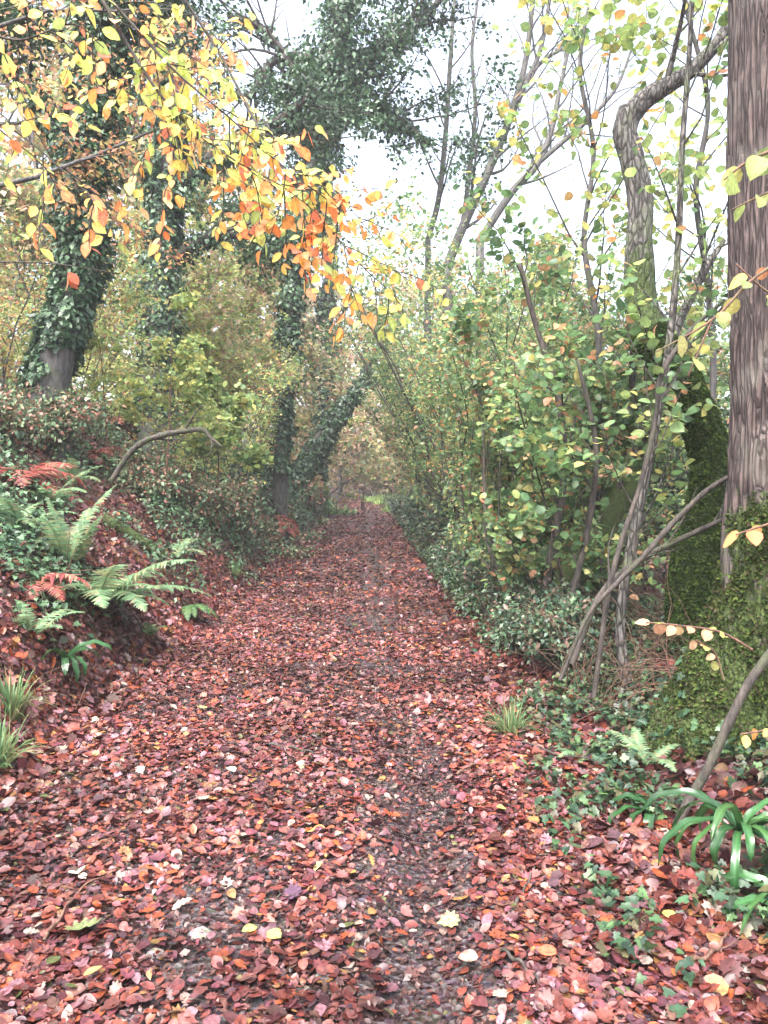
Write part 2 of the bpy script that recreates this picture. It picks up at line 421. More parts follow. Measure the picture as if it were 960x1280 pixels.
CLEAR = [False]
def branch(buf, lv, p0, d, L, r, rs, level, bend=(0, 0, .15), wig=.12, kids=(6, 4), ratio=.42, spacing=.07, seg=5, leafy=True, taper=.25, t0=.25, mosst=0.0):
    n = max(4, int(4 + L * 2.2)) if level > 0 else 4
    pts = wander(p0, d, L, n, wig, bend, rs)
    if CLEAR[0]:
        up_ = np.clip(pts[:, 2] - 2.3, 0, 9) * (.32 + .012 * np.clip(pts[:, 1], 0, 40)); c_ = pcx(pts[:, 1])
        if p0[0] > float(pcx(p0[1])): pts[:, 0] = np.maximum(pts[:, 0], np.minimum(c_ + 1.45 - up_, p0[0] + 9))
        else: pts[:, 0] = np.minimum(pts[:, 0], c_ - 1.6 + up_)
        pts[0] = p0
    rad = r * (1 - (1 - taper) * np.linspace(0, 1, n) ** .9)
    tube(buf, pts, rad, seg if level > 0 else 3, moss=mosst)
    if level == 0:
        if leafy: lv.along(pts, spacing, rs)
        return pts
    k = kids[0]
    for j in range(k):
        t = t0 + (1 - t0) * (j + rs.rand()) / k
        x = t * (n - 1); i = min(int(x), n - 2); q = pts[i] + (pts[i + 1] - pts[i]) * (x - i)
        td = norm(pts[i + 1] - pts[i])
        s = norm(np.cross(td, rs.randn(3)))
        dd = norm(td * .75 + s * (.6 + .5 * rs.rand()) + np.array([0, 0, .12]))
        ll = L * ratio * (.65 + .7 * rs.rand()) * (1.15 - .6 * t)
        branch(buf, lv, q, dd, ll, max(rad[i] * .5, .0022), rs, level - 1, bend, wig * 1.15, kids[1:] or kids, ratio, spacing, max(seg - 1, 3), leafy, taper, .15, mosst)
    if leafy and level == 1: lv.along(pts[len(pts) // 2:], spacing, rs)
    return pts

def thicken(p, d, n, N, clump, rs):
    if N is None: return p, d, n
    if N <= len(p): i = rs.choice(len(p), N, replace=False); return p[i], d[i], n[i]
    i = np.concatenate([np.arange(len(p)), rs.randint(0, len(p), N - len(p))]); k = (np.arange(N) >= len(p))[:, None]
    return p[i] + k * rs.randn(N, 3) * clump * np.array([1, 1, .35]), norm(d[i] + k * rs.randn(N, 3) * .6), norm(n[i] + rs.randn(N, 3) * .2)

def corridor(p, side=0):
    """keep foliage off the path: the walkers and the mower clear it"""
    s = p[:, 0] - pcx(p[:, 1]); g = (fbm(p * .9 + 3, 2) - .5) * .9
    up = np.clip(p[:, 2] - 2.3, 0, 9) * (.32 + .012 * np.clip(p[:, 1], 0, 40))
    return (s > 1.30 + g - up) | (s < -1.55 - g + up)

def shrub(name, label, cat, base, rs, nstem, H, lean, spread, cols, w, leaf='hazel', lsize=.08, group=None, bark='bark_dark', mat='leaf', r=.016, kids=(8, 5), spacing=.07, bend=(0, 0, -.25), ratio=.36, t0=.25, lv2=2, leafn=None, jit=.25, clump=.1, gap=.44):
    root = thing(name, label, cat, base, group); CLEAR[0] = True
    lv = Leaves(); lean = np.array(lean, float)
    for k in range(nstem):
        az = 2 * math.pi * (k + rs.rand()) / nstem
        o = np.array([math.cos(az), math.sin(az), 0])
        b = Buf()
        h = H * (.65 + .45 * rs.rand())
        branch(b, lv, np.array(base) + o * .12 * (1 + nstem / 6) + [0, 0, -.06], norm(o * spread * (.4 + .8 * rs.rand()) + lean + np.array([0, 0, 1.0])), h, r * (.7 + .6 * rs.rand()) * (h / 3) ** .5, rs, lv2, np.array(bend) + lean * .4, .07, kids, ratio, spacing, 6, t0=t0)
        b.build('stem', M[bark], root)
    CLEAR[0] = False
    p, d, n = lv.arr()
    p, d, n = thicken(p, d, n, leafn, clump, rs)
    k_ = corridor(p) & ~((p[:, 1] < 6.8) & (p[:, 0] > 1.5)) & (fbm(p * np.array([1.5, 1.5, 3.2]) + base[1], 3) > gap); p, d, n = p[k_], d[k_], n[k_]
    fb = Buf()
    # clumps of leaves share a tone
    c = pal(len(p), cols, w, jit, rs)
    tone = fbm(p * 1.6, 2)[:, None]
    c = c * (.75 + .55 * tone)
    place(fb, leaf, p, d, n, lsize * (.55 + .75 * rs.rand(len(p))), c, .35, rs=rs)
    fb.build('foliage', M[mat], root)
    return root

def on_tube(v, n, rs, zmin=-9, zmax=99):
    """random points and outward normals on a tube's grid of vertices (rings x seg x 3)"""
    R, S, _ = v.shape
    cen = v.mean(1)
    rad = np.linalg.norm(v - cen[:, None], axis=-1).mean(1)
    ln = np.linalg.norm(np.diff(cen, axis=0), axis=1)
    w = ln * (rad[:-1] + rad[1:]); w = w / w.sum()
    i = rs.choice(R - 1, n, p=w); u = rs.rand(n)[:, None]
    a = rs.rand(n) * S; j = a.astype(int) % S; g = (a - a.astype(int))[:, None]; j2 = (j + 1) % S
    p = (v[i, j] * (1 - g) + v[i, j2] * g) * (1 - u) + (v[i + 1, j] * (1 - g) + v[i + 1, j2] * g) * u
    c = cen[i] * (1 - u) + cen[i + 1] * u
    return p, norm(p - c), c

def ivy_on(root, grids, n, rs, size=.055, thick=.06, cols=IVY, name='ivy', puff=0.0, zlow=None, mat='glossy'):
    fb = Buf()
    tot = sum(x[1] for x in grids)
    for v, wt in grids:
        k = int(n * wt / tot)
        p, o, c = on_tube(v, k, rs)
        g = fbm(p * 2.2, 3)
        keep = g > .36
        if zlow is not None: keep &= p[:, 2] > zlow + (fbm(p * 1.3, 2) - .4) * 2.2
        p, o, g = p[keep], o[keep], g[keep]
        lift = (g - .36) * thick * 7 * rs.rand(len(p)) ** 1.5 + .01
        if puff: lift = lift + puff * rs.rand(len(p)) ** 1.5 * (g * 2)
        q = p + o * lift[:, None] + rs.randn(len(p), 3) * .02 + rs.randn(len(p), 3) * puff * .15
        d = norm(np.array([0, 0, -1.0]) + o * .5 + rs.randn(len(p), 3) * .5)
        place(fb, 'ivy' if size < .09 else 'mini', q, d, norm(o + np.array([0, 0, .5]) + rs.randn(len(p), 3) * .35), size * (.6 + .8 * rs.rand(len(p))), pal(len(p), cols, None, .35, rs), .2, rs=rs)
    return fb.build(name, M[mat], root)

# ================================================================== GROUND
def grid_axis(spec):
    a = []
    for lo, hi, st in spec: a += list(np.arange(lo, hi, st))
    a.append(spec[-1][1]); return np.array(a)

gx = grid_axis([(-150, -30, 8), (-30, -10, 1), (-10, -5, .25), (-5, 4, .07), (4, 10, .25), (10, 30, 1), (30, 150, 8)])
gy = grid_axis([(-30, -4, 2), (-4, 1, .25), (1, 9, .07), (9, 22, .16), (22, 50, .4), (50, 100, 2), (100, 280, 10)])
X, Y = np.meshgrid(gx, gy); Z = ground_h(X, Y)
idx = np.arange(X.size).reshape(X.shape)
f = np.stack([idx[:-1, :-1], idx[:-1, 1:], idx[1:, 1:], idx[1:, :-1]], -1).reshape(-1, 4)
b = Buf(); b.add(np.stack([X, Y, Z], -1).reshape(-1, 3), f)
tag(b.build('ground', M['soil']), kind='structure')
# the muddy path, a sheet just above the ground
ys = grid_axis([(-4, 1, .25), (1, 9, .05), (9, 22, .16), (22, 62, .4)])
ss = np.linspace(-1, 1, 61)
Yp, Sp = np.meshgrid(ys, ss, indexing='ij')
wl = 1.42 + .35 * (n2(Yp * 0 + 3, Yp, .9, 1.0) - .5); wr = 1.36 + .35 * (n2(Yp * 0 + 7, Yp, .9, 4.0) - .5)
Xp = pcx(Yp) + np.where(Sp < 0, Sp * wl, Sp * wr)
Zp = ground_h(Xp, Yp) + .006 - .03 * sstep(np.abs(Sp), .9, 1.0)
Zp += .02 * (n2(Xp, Yp, 14, 2.2, 2) - .5)
idx = np.arange(Xp.size).reshape(Xp.shape)
f = np.stack([idx[:-1, :-1], idx[:-1, 1:], idx[1:, 1:], idx[1:, :-1]], -1).reshape(-1, 4)
b = Buf(); b.add(np.stack([Xp, Yp, Zp + .004], -1).reshape(-1, 3), f)
tag(b.build('path', M['mud']), kind='structure')

# ================================================================== FALLEN LEAVES
def litter(name, label, xr, yr, n, mask, sizes, tm, up=.0, tilt=.22, cols=LITTER, w=LW, sd=1, curl=.45):
    rs = np.random.RandomState(sd)
    x = xr[0] + (xr[1] - xr[0]) * rs.rand(n); y = yr[0] + (yr[1] - yr[0]) * rs.rand(n)
    x = x + pcx(y)
    keep = mask(x, y, rs.rand(n)); x, y = x[keep], y[keep]; n = len(x)
    nrm = norm(gnormal(x, y) + rs.randn(n, 3) * tilt)
    d = norm(np.cross(nrm, rdir(n, rs)))
    z = ground_h(x, y) + .014 + up * rs.rand(n)
    size = sizes[0] + (sizes[1] - sizes[0]) * rs.rand(n) ** 1.5
    return np.stack([x, y, z], -1), d, nrm, size, rs

def add_litter(buf, args, shapes, cols=LITTER, w=LW, curl=.45):
    p, d, nr, s, rs = args
    k = rs.choice(len(shapes), len(p), p=[a[1] for a in shapes])
    c = pal(len(p), cols, w, .3, rs)
    c = c * (.02 + .66 * fbm(p * np.array([1.3, 1.3, .8]) + 4, 3))[:, None] * (.75 + .5 * rs.rand(len(p), 1))
    for j, (t, _) in enumerate(shapes):
        i = k == j
        place(buf, t, p[i] - d[i] * s[i][:, None] * .5, d[i], nr[i], s[i], c[i], curl, rs=rs)

def pathmask(x, y, r):
    dens = .55 + .85 * (n2(x, y, 1.7, 8.0, 3) - .35)
    trk = np.exp(-((x - .12 - .015 * y - .10 * (n2(x * 0, y, 1.6, 40.) - .5)) / .16) ** 2) * (1 - sstep(y, 3.4, 5.4))
    trk2 = np.exp(-((x + .55 + .02 * y) / .2) ** 2) * (1 - sstep(y, 2.6, 3.6)) * .45
    mid = np.exp(-((x - pcx(y) - .35) / .28) ** 2) * .32
    return r < np.clip(dens - (trk * 1.35 + trk2 + mid) * (.75 + .7 * n2(x, y, 6, 31.0, 2)), .10, 1)
NEAR = [('beech', .42), ('maple', .2), ('oak', .13), ('hazel', .25)]
MIDD = [('small', .6), ('beech', .15), ('maple', .25)]
lb = Buf()
add_litter(lb, litter('', '', (-1.9, 1.7), (1.4, 5), 54000, pathmask, (.018, .060), NEAR, up=.028, sd=1), NEAR)
add_litter(lb, litter('', '', (-1.9, 1.7), (5, 11), 54000, pathmask, (.020, .062), NEAR, up=.03, sd=2), MIDD)
add_litter(lb, litter('', '', (-1.8, 1.6), (11, 24), 26000, pathmask, (.045, .11), MIDD, up=.03, sd=3), [('mini', .6), ('small', .4)])
add_litter(lb, litter('', '', (-1.7, 1.5), (24, 50), 16000, pathmask, (.07, .15), MIDD, up=.03, sd=4), [('mini', 1.)])
MUDL = [(.07, .03, .032), (.12, .05, .05), (.045, .022, .026), (.20, .09, .075), (.30, .14, .11)]
def allmask(x, y, r): return r < 1.2
add_litter(lb, litter('', '', (-1.7, 1.7), (1.5, 6.5), 60000, allmask, (.008, .036), NEAR, up=.010, tilt=.35, sd=71), [('mini', .6), ('small', .4)], MUDL, None)
tag(lb.build('fallen_leaves', M['litter']), 'red and brown wet autumn leaves strewn thickly over the path', 'fallen leaves', kind='stuff')

lb = Buf()
def bankmask(x, y, r):
    s = x - pcx(y); return (s < -1.35) & (r < .55 + 1.1 * (n2(x, y, 1.1, 2.0) - .3))
add_litter(lb, litter('', '', (-6, -1.3), (2, 8), 22000, bankmask, (.03, .085), NEAR, up=.05, tilt=.5, sd=5), NEAR)
add_litter(lb, litter('', '', (-9, -1.3), (8, 20), 30000, bankmask, (.04, .10), NEAR, up=.06, tilt=.5, sd=6), [('mini', .5), ('small', .5)])
add_litter(lb, litter('', '', (-14, -1.3), (20, 45), 16000, bankmask, (.07, .15), NEAR, up=.06, tilt=.5, sd=7), [('mini', 1.)])
tag(lb.build('fallen_leaves', M['litter']), 'damp reddish leaf litter lying on the sloping left bank', 'leaf litter', kind='stuff')

lb = Buf()
add_litter(lb, litter('', '', (-2.9, -1.4), (2.6, 14), 22000, lambda x, y, r: r < .2 + 1.3 * (n2(x, y, 1.6, 22.0) - .3), (.028, .08), NEAR, up=.04, tilt=.4, sd=12), NEAR)
tag(lb.build('fallen_leaves', M['litter']), 'russet leaves caught on the steep foot of the left bank', 'leaf litter', kind='stuff')

lb = Buf()
def vergemask(x, y, r):
    s = x - pcx(y); return (s > 1.2) & (r < .5 + 1.0 * (n2(x, y, 1.4, 6.0) - .35))
add_litter(lb, litter('', '', (1.2, 3.4), (1.4, 6), 15000, vergemask, (.03, .095), NEAR, up=.045, tilt=.45, sd=8), NEAR)
add_litter(lb, litter('', '', (1.2, 7), (6, 16), 24000, vergemask, (.04, .10), NEAR, up=.05, tilt=.45, sd=9), [('mini', .5), ('small', .5)])
add_litter(lb, litter('', '', (1.2, 14), (16, 45), 12000, vergemask, (.08, .16), NEAR, up=.05, tilt=.45, sd=10), [('mini', 1.)])
tag(lb.build('fallen_leaves', M['litter']), 'brown and orange leaf litter on the verge right of the path', 'leaf litter', kind='stuff')

# ================================================================== GROUND COVER (stuff)
def cover(buf, x, y, rs, hmax, size, cols, tmpl, w=None, hum=.0):
    n = len(x)
    h = hmax * rs.rand(n) ** .8
    z = ground_h(x, y) + .02 + h
    nrm = norm(gnormal(x, y) * .5 + np.array([0, 0, .8]) + rs.randn(n, 3) * .45)
    d = norm(np.cross(nrm, rdir(n, rs)) + np.array([0, 0, -.25]))
    place(buf, tmpl, np.stack([x, y, z], -1), d, nrm, size * (.5 + .8 * rs.rand(n)), pal(n, cols, w, .3, rs) , .3, rs=rs)

rs = np.random.RandomState(21)
b = Buf()   # ivy carpet on the left bank
for (xr, yr, n, sz, tm, hm) in (((-4.5, -1.5), (2.6, 7.5), 22000, .055, 'ivy', .12), ((-8, -1.55), (7.5, 16), 42000, .065, 'small', .26), ((-11, -1.5), (16, 44), 50000, .11, 'mini', .6)):
    x = xr[0] + (xr[1] - xr[0]) * rs.rand(n); y = yr[0] + (yr[1] - yr[0]) * rs.rand(n); x += pcx(y) + .3
    s = x - pcx(y); g = n2(x, y, 1.5, 12.0)
    k = (g > .53 - .16 * sstep(y, 9, 18)) & (s < -1.45 - .5 * (1 - sstep(y, 6, 12)) + rs.randn(n) * .12)
    cover(b, x[k], y[k], rs, hm, sz, IVY + [(.07, .13, .06), (.09, .15, .08)], tm)
tag(b.build('ivy_ground_cover', M['glossy']), 'dark green ivy creeping over the left bank', 'ivy', kind='stuff')

b = Buf()   # low plants along the right verge
for (xr, yr, n, sz, tm, hm) in (((.85, 3.2), (1.8, 6.5), 20000, .045, 'ivy', .12), ((1.2, 3.2), (6.5, 16), 26000, .06, 'small', .30), ((1.25, 4), (16, 44), 30000, .10, 'mini', .6)):
    x = xr[0] + (xr[1] - xr[0]) * rs.rand(n); y = yr[0] + (yr[1] - yr[0]) * rs.rand(n); x += pcx(y)
    s = x - pcx(y); g = n2(x, y, 1.9, 15.0)
    k = (g > .495 - .22 * sstep(y, 4.2, 10) - .05 * sstep(x, 1.2, 1.8) - .12 * sstep(s, 1.6, 2.4)) & (s > 1.02 + .28 * sstep(y, 3, 8) + np.abs(rs.randn(n)) * .22 * (1 - sstep(y, 6, 9)))
    cover(b, x[k], y[k], rs, hm, sz, [(.02, .048, .024), (.035, .075, .035), (.014, .032, .018), (.06, .11, .04), (.07, .06, .03)], tm)
tag(b.build('undergrowth', M['glossy']), 'low green ivy and seedlings on the right verge', 'undergrowth', kind='stuff')

def blades(buf, base, n, L, rs, w=.006, spread=.9, cols=((.09, .17, .07), (.13, .21, .09), (.20, .22, .10)), rad=.06):
    cols = np.array(cols)
    for k in range(n):
        az = rs.rand() * 6.283; o = np.array([math.cos(az), math.sin(az), 0])
        l = L * (.5 + .7 * rs.rand()); sp = spread * rs.rand() ** .6
        t = np.linspace(0, 1, 6)[:, None]
        p = np.array(base) + o * rad * rs.rand() + o * l * sp * t ** 1.3 * .9 + np.array([0, 0, 1.0]) * l * (t * (1.1 - .2 * sp) - sp * .75 * t ** 2.2)
        s = np.array([-o[1], o[0], 0]) * w
        wd = (1 - t ** 2) * .9 + .1
        v = np.concatenate([p + s * wd, p - s * wd])
        f = np.array([(i, i + 1, i + 7, i + 6) for i in range(5)])
        c = np.ones((12, 4)); c[:, :3] = cols[rs.randint(len(cols))] * (.7 + .6 * rs.rand())
        buf.add(v, f, c)

# ================================================================== GRASS TUFTS
def tuft(label, base, n, L, seed, group=None):
    rs = np.random.RandomState(seed); b = Buf()
    base = np.array(base)
    blades(b, (base[0], base[1], base[2] - .02), n, L, rs)
    o = b.build('grass_tuft', M['grassleaf']); tag(o, label, 'grass tuft', group)
TG = 'grass tufts beside the path'
tuft('dense grass tuft under the mossy root on the right path edge', G(640, 4.75), 130, .26, 1, TG)
tuft('fine grass tuft at the left picture edge above another tuft', B(14, 895), 150, .34, 2, TG)
tuft('lower grass tuft at the left edge, beside the leafy path', B(-2, 965), 150, .3, 3, TG)
tuft('small yellowish grass tuft at the foot of the left bank, further up the path', B(292, 722), 90, .28, 4, TG)
b = Buf(); rs = np.random.RandomState(5)
for k in range(260):
    Yk = 36 + 14 * rs.rand(); sx = 1.2 + 2.2 * rs.rand() if rs.rand() < .55 else -1.3 - 2 * rs.rand()
    x = float(pcx(Yk)) + sx
    blades(b, (x, Yk, float(ground_h(x, Yk))), 14, .4, rs, w=.02, cols=((.20, .32, .10), (.28, .38, .14)), rad=.35)
tag(b.build('grass', M['grassleaf']), 'bright green grass at the far end of the path', 'grass', kind='stuff')

# ================================================================== FERNS
def frond(root, base, az, L, el, droop, rs, cols, npin=30, wid=.17, tmpl='pinna', name='frond', mat='fern', twist=0.0):
    o = np.array([math.cos(az), math.sin(az), 0.0])
    n = 26; t = np.linspace(0, 1, n)
    ang = el - droop * t ** 1.3
    st = L / (n - 1)
    stp = np.cos(ang)[:, None] * o + np.sin(ang)[:, None] * np.array([0, 0, 1.0])
    sd = np.array([-o[1], o[0], 0]); stp = stp + sd * (rs.randn() * .12 + twist) * t[:, None]
    p = np.array(base) + np.concatenate([[np.zeros(3)], np.cumsum(stp[:-1] * st, 0)])
    b = Buf()
    tube(b, p, .0045 * (1 - .8 * t) * (L / .8), 4)
    for c in b.c: c[:, :3] = np.array(cols[0]) * 1.2
    k = npin
    u = np.linspace(.14, .985, k); x = u * (n - 1); i = np.minimum(x.astype(int), n - 2); g = (x - i)[:, None]
    q = p[i] * (1 - g) + p[i + 1] * g; td = norm(p[i + 1] - p[i])
    upn = norm(np.cross(np.tile(sd, (k, 1)), td)); upn = np.where(upn[:, 2:] < 0, -upn, upn)
    side = norm(np.cross(td, upn))
    ln = L * wid * np.minimum(1, ((u - .06) / .22)) ** .7 * (1 - u) ** .62 * 1.35
    for sg in (1, -1):
        d = norm(side * sg + td * .32 - np.array([0, 0, .18]) + rs.randn(k, 3) * .05)
        place(b, tmpl, q, d, upn + rs.randn(k, 3) * .08, ln * (.92 + .16 * rs.rand(k)) + .004, pal(k, cols, None, .12, rs), .25,
              wid=(L * .031 * 1.0) / (np.maximum(ln, .02) * .105) * .8, rs=rs)
    return b.build(name, M[mat], root)

def fern(label, base, n, L, seed, cols=FERN, group='ferns on the left bank', az=None, name='fern', cat='fern', el=(.7, 1.25), droop=(1.0, 1.7), npin=30, tmpl='pinna', wid=.17, arc=2 * math.pi):
    rs = np.random.RandomState(seed)
    root = thing(name, label, cat, base, group)
    for k in range(n):
        a = (az if az is not None else 0) + arc * ((k + rs.rand() * .7) / n - (.5 if az is not None else 0))
        frond(root, np.array(base) + [rs.randn() * .02, rs.randn() * .02, 0], a, L * (.7 + .45 * rs.rand()), el[0] + (el[1] - el[0]) * rs.rand(), droop[0] + (droop[1] - droop[0]) * rs.rand(), rs, cols, npin, wid, tmpl)
    return root

fern('large fern with long drooping fronds spreading towards the path from the left bank', B(122, 758), 11, .86, 31, az=-.1, arc=3.0, el=(.45, .95), droop=(.9, 1.4))
fern('upright fern with thin feathery fronds on the left bank above the drooping fern', B(85, 712), 7, .75, 32, el=(1.1, 1.45), droop=(.3, .9))
fern('fern with arching fronds below the curved mossy branch', B(195, 625), 9, .72, 33)
fern('dark fern at the foot of the bank with fronds hanging down beside the path', B(236, 765, .05), 7, .42, 34, az=-.9, arc=1.8, el=(.1, .5), droop=(1.0, 1.8), cols=[(.05, .11, .04), (.09, .15, .05)])
fern('low fern hidden in ivy between the drooping fern and the upper fern', B(222, 700), 7, .5, 35)
fern('small bluish fern near the bracken on the upper left bank', B(90, 610), 7, .62, 36)
fern('pale fern beside the red bracken clump by the bend of the bank', B(285, 650), 8, .55, 37)
fern('fern with broken fronds at left edge high on the bank', B(22, 665), 7, .55, 38)
fern('small fern in the leaf litter under the mossy root', G(815, 4.2), 6, .34, 39, group='ferns right of the path')
fern('tiny light green fern between grass tuft and leaning stick', G(738, 4.3), 6, .26, 40, group='ferns right of the path')
fern('fern with light fronds high on the bank right of the rusty bracken', B(62, 640), 8, .62, 61)
fern('arching fern under the lime coloured sapling', B(150, 600), 9, .66, 62)
fern('fern half way up the bank in front of the leafy bramble', B(248, 660), 8, .5, 63)
fern('small fern in the ivy above the grass tufts at the left edge', B(38, 800), 7, .4, 64)
fern('small fern low beside the path left of the dark hanging fern', B(185, 800), 6, .34, 65)
BG = 'clumps of dead bracken'
fern('red dead bracken clump leaning beside the path below the ivy trunk', B(338, 662), 18, .85, 41, BRACKEN, BG, name='bracken', cat='bracken', el=(.5, 1.2), droop=(1.6, 2.6), npin=20, tmpl='pinna_lo', wid=.3)
fern('rusty bracken clump at the left edge of the bank', B(25, 605), 14, .7, 42, BRACKEN, BG, name='bracken', cat='bracken', el=(.3, .9), droop=(1.2, 2.2), npin=20, tmpl='pinna_lo', wid=.3)
fern('reddish bracken spread at the foot of the ivy covered tree on the far left', B(130, 535), 20, 1.0, 43, BRACKEN, BG, name='bracken', cat='bracken', el=(.2, .9), droop=(.8, 2.0), npin=20, tmpl='pinna_lo', wid=.3)
fern('small red bracken clump in front of the larger red clump', B(362, 690), 8, .4, 44, BRACKEN, BG, name='bracken', cat='bracken', el=(.2, .7), droop=(1.2, 2.0), npin=16, tmpl='pinna_lo', wid=.3)

fern('rusty bracken patch below the arched branch, right of the upper ferns', B(235, 600), 14, .7, 45, BRACKEN, BG, name='bracken', cat='bracken', el=(.3, .9), droop=(1.4, 2.4), npin=18, tmpl='pinna_lo', wid=.3)
fern('brown bracken patch between the rusty patch and the large red clump', B(292, 625), 14, .7, 46, BRACKEN, BG, name='bracken', cat='bracken', el=(.3, .9), droop=(1.4, 2.4), npin=18, tmpl='pinna_lo', wid=.3)
fern('dark red bracken low on the bank left of the big drooping fern', B(40, 730), 10, .45, 47, BRACKEN, BG, name='bracken', cat='bracken', el=(.2, .7), droop=(1.2, 2.0), npin=18, tmpl='pinna_lo', wid=.3)
fern('bracken fronds lying on the bank just left of the arched branch foot', B(100, 575), 12, .7, 48, BRACKEN, BG, name='bracken', cat='bracken', el=(.3, .9), droop=(1.2, 2.2), npin=18, tmpl='pinna_lo', wid=.3)

def straps(label, base, n, L, seed, az0=0, arc=6.283, w=.024, group="strap leaved ferns"):
    rs = np.random.RandomState(seed); root = thing('hart_tongue_fern', label, 'fern', base, group)
    for k in range(n):
        a = az0 + arc * ((k + rs.rand() * .6) / n - .5)
        o = np.array([math.cos(a), math.sin(a), 0]); sd = np.array([-o[1], o[0], 0])
        m = 22; t = np.linspace(0, 1, m); l = L * (.6 + .55 * rs.rand())
        el = .7 + .6 * rs.rand(); dr = 2.2 + 1.2 * rs.rand()
        ang = el - dr * t ** 1.2
        p = np.array(base) + np.concatenate([[np.zeros(3)], np.cumsum((np.cos(ang)[:, None] * o + np.sin(ang)[:, None] * np.array([0, 0, 1.0]))[:-1] * l / (m - 1), 0)])
        tw = rs.randn() * .5
        wd = w * (.8 + .4 * rs.rand()) * np.clip(np.minimum(t / .16 + .12, ((1 - t) / .25) ** .6), .03, 1)
        ph = rs.rand() * 6
        upv = norm(np.cross(sd, np.gradient(p, axis=0))); upv = upv * np.sign(upv[:, 2:] + 1e-6)
        s2 = norm(sd * math.cos(tw * .6) + upv * math.sin(tw * .6))
        wv = np.sin(t * 26 + ph)[:, None] * .0045; wv2 = np.sin(t * 23 + ph + 2)[:, None] * .0045
        c = np.array([(.026, .08, .024), (.02, .058, .02), (.042, .10, .03)][rs.randint(3)]) * (.8 + .4 * rs.rand())
        rows = [p + s2 * wd[:, None] + upv * wv + upv * .004, p + s2 * wd[:, None] * .5 + upv * .003, p, p - s2 * wd[:, None] * .5 + upv * .003, p - s2 * wd[:, None] + upv * wv2 + upv * .004]
        v = np.stack(rows, 1).reshape(-1, 3)
        ix = np.arange(m * 5).reshape(m, 5)
        f = np.stack([ix[:-1, :-1], ix[:-1, 1:], ix[1:, 1:], ix[1:, :-1]], -1).reshape(-1, 4)
        col = np.ones((m, 5, 4)); col[..., :3] = c * np.array([.95, 1, 1.45, 1, .95])[None, :, None]
        b = Buf(); b.add(v, f, col.reshape(-1, 4)); b.build('frond', M['glossy_strap'], root)
M['glossy_strap'] = leaf_mat('strap_leaf', rough=.3, trans=.25, spec=.55, mottle=.15, mscale=25)
straps('big glossy fern with long strap leaves at the foot of the leaning stick', P(925, 1045, 3.1), 24, .42, 51, az0=math.pi * 1.25, arc=5.6, w=.0165)
straps('strap leaved fern partly outside the lower right picture edge', P(985, 1150, 2.8), 12, .36, 52, az0=math.pi, arc=5.0, w=.017)
straps('small strap leaved fern against the dark hollow left of the leaning stick', G(820, 3.5, .04), 6, .3, 53, az0=math.pi, arc=3.0, w=.02)
straps('pale strap leaved fern low on the left bank below the drooping fern', B(82, 840, .02), 8, .36, 54, az0=-.6, arc=3.4, w=.024)

# thin dry stems and trailing runners (nobody could count them)
def wands(name, label, spots, L, r, mat, seed, up=1.0):
    rs = np.random.RandomState(seed); b = Buf()
    for (x, y) in spots(rs):
        l = L * (.4 + .9 * rs.rand()); az = rs.rand() * 6.283
        p = wander((x, y, float(ground_h(x, y)) - .01), (math.cos(az) * .6, math.sin(az) * .6, up * (.3 + rs.rand())), l, 7, .16, (0, 0, -.9), rs)
        p[:, 2] = np.maximum(p[:, 2], ground_h(p[:, 0], p[:, 1]) + .01)
        k = corridor0(p)
        if k: tube(b, p, np.linspace(r, r * .35, 7) * (.6 + .8 * rs.rand()), 3)
    tag(b.build(name, M[mat]), label, 'undergrowth', kind='stuff')
def corridor0(p):
    s = p[:, 0] - pcx(p[:, 1]); return bool(np.all((s > 1.2) | (s < -1.45)))
def sl(rs):
    out = []
    for _ in range(1500):
        y = 3.5 + 18 * rs.rand() ** 1.3; s = -1.55 - 3.5 * rs.rand(); out.append((float(pcx(y)) + s, y))
    return out
def sr(rs):
    out = []
    for _ in range(1500):
        y = 4.8 + 13 * rs.rand() ** 1.4; s = 1.55 + 2.0 * rs.rand(); out.append((float(pcx(y)) + s, y))
    return out
wands('dry_stems', 'thin dry stems and bramble runners among the ivy on the left bank', sl, .5, .003, 'bark_red', 301)
wands('dry_stems', 'tangle of thin brown stems under the hazels on the right', sr, .8, .0042, 'bark_red', 302, 1.4)

# ================================================================== BIG TREES RIGHT
rs = np.random.RandomState(61)
def ridges(amp, freq, zs=.35):
    def fn(p, dirs, R):
        q = p[:, None, :] + dirs * R[..., None]
        ang = np.arctan2(dirs[..., 1], dirs[..., 0])
        s = np.stack([np.cos(ang) * freq, np.sin(ang) * freq, q[..., 2] * freq * zs], -1)
        nz = fbm(s, 3)
        r = 1 - np.abs(nz * 2 - 1) * 2.2
        fine = fbm(s * np.array([3, 3, 1.2]) + 9, 2) - .5
        return R * (1 + amp * r + amp * .9 * fine)
    return fn

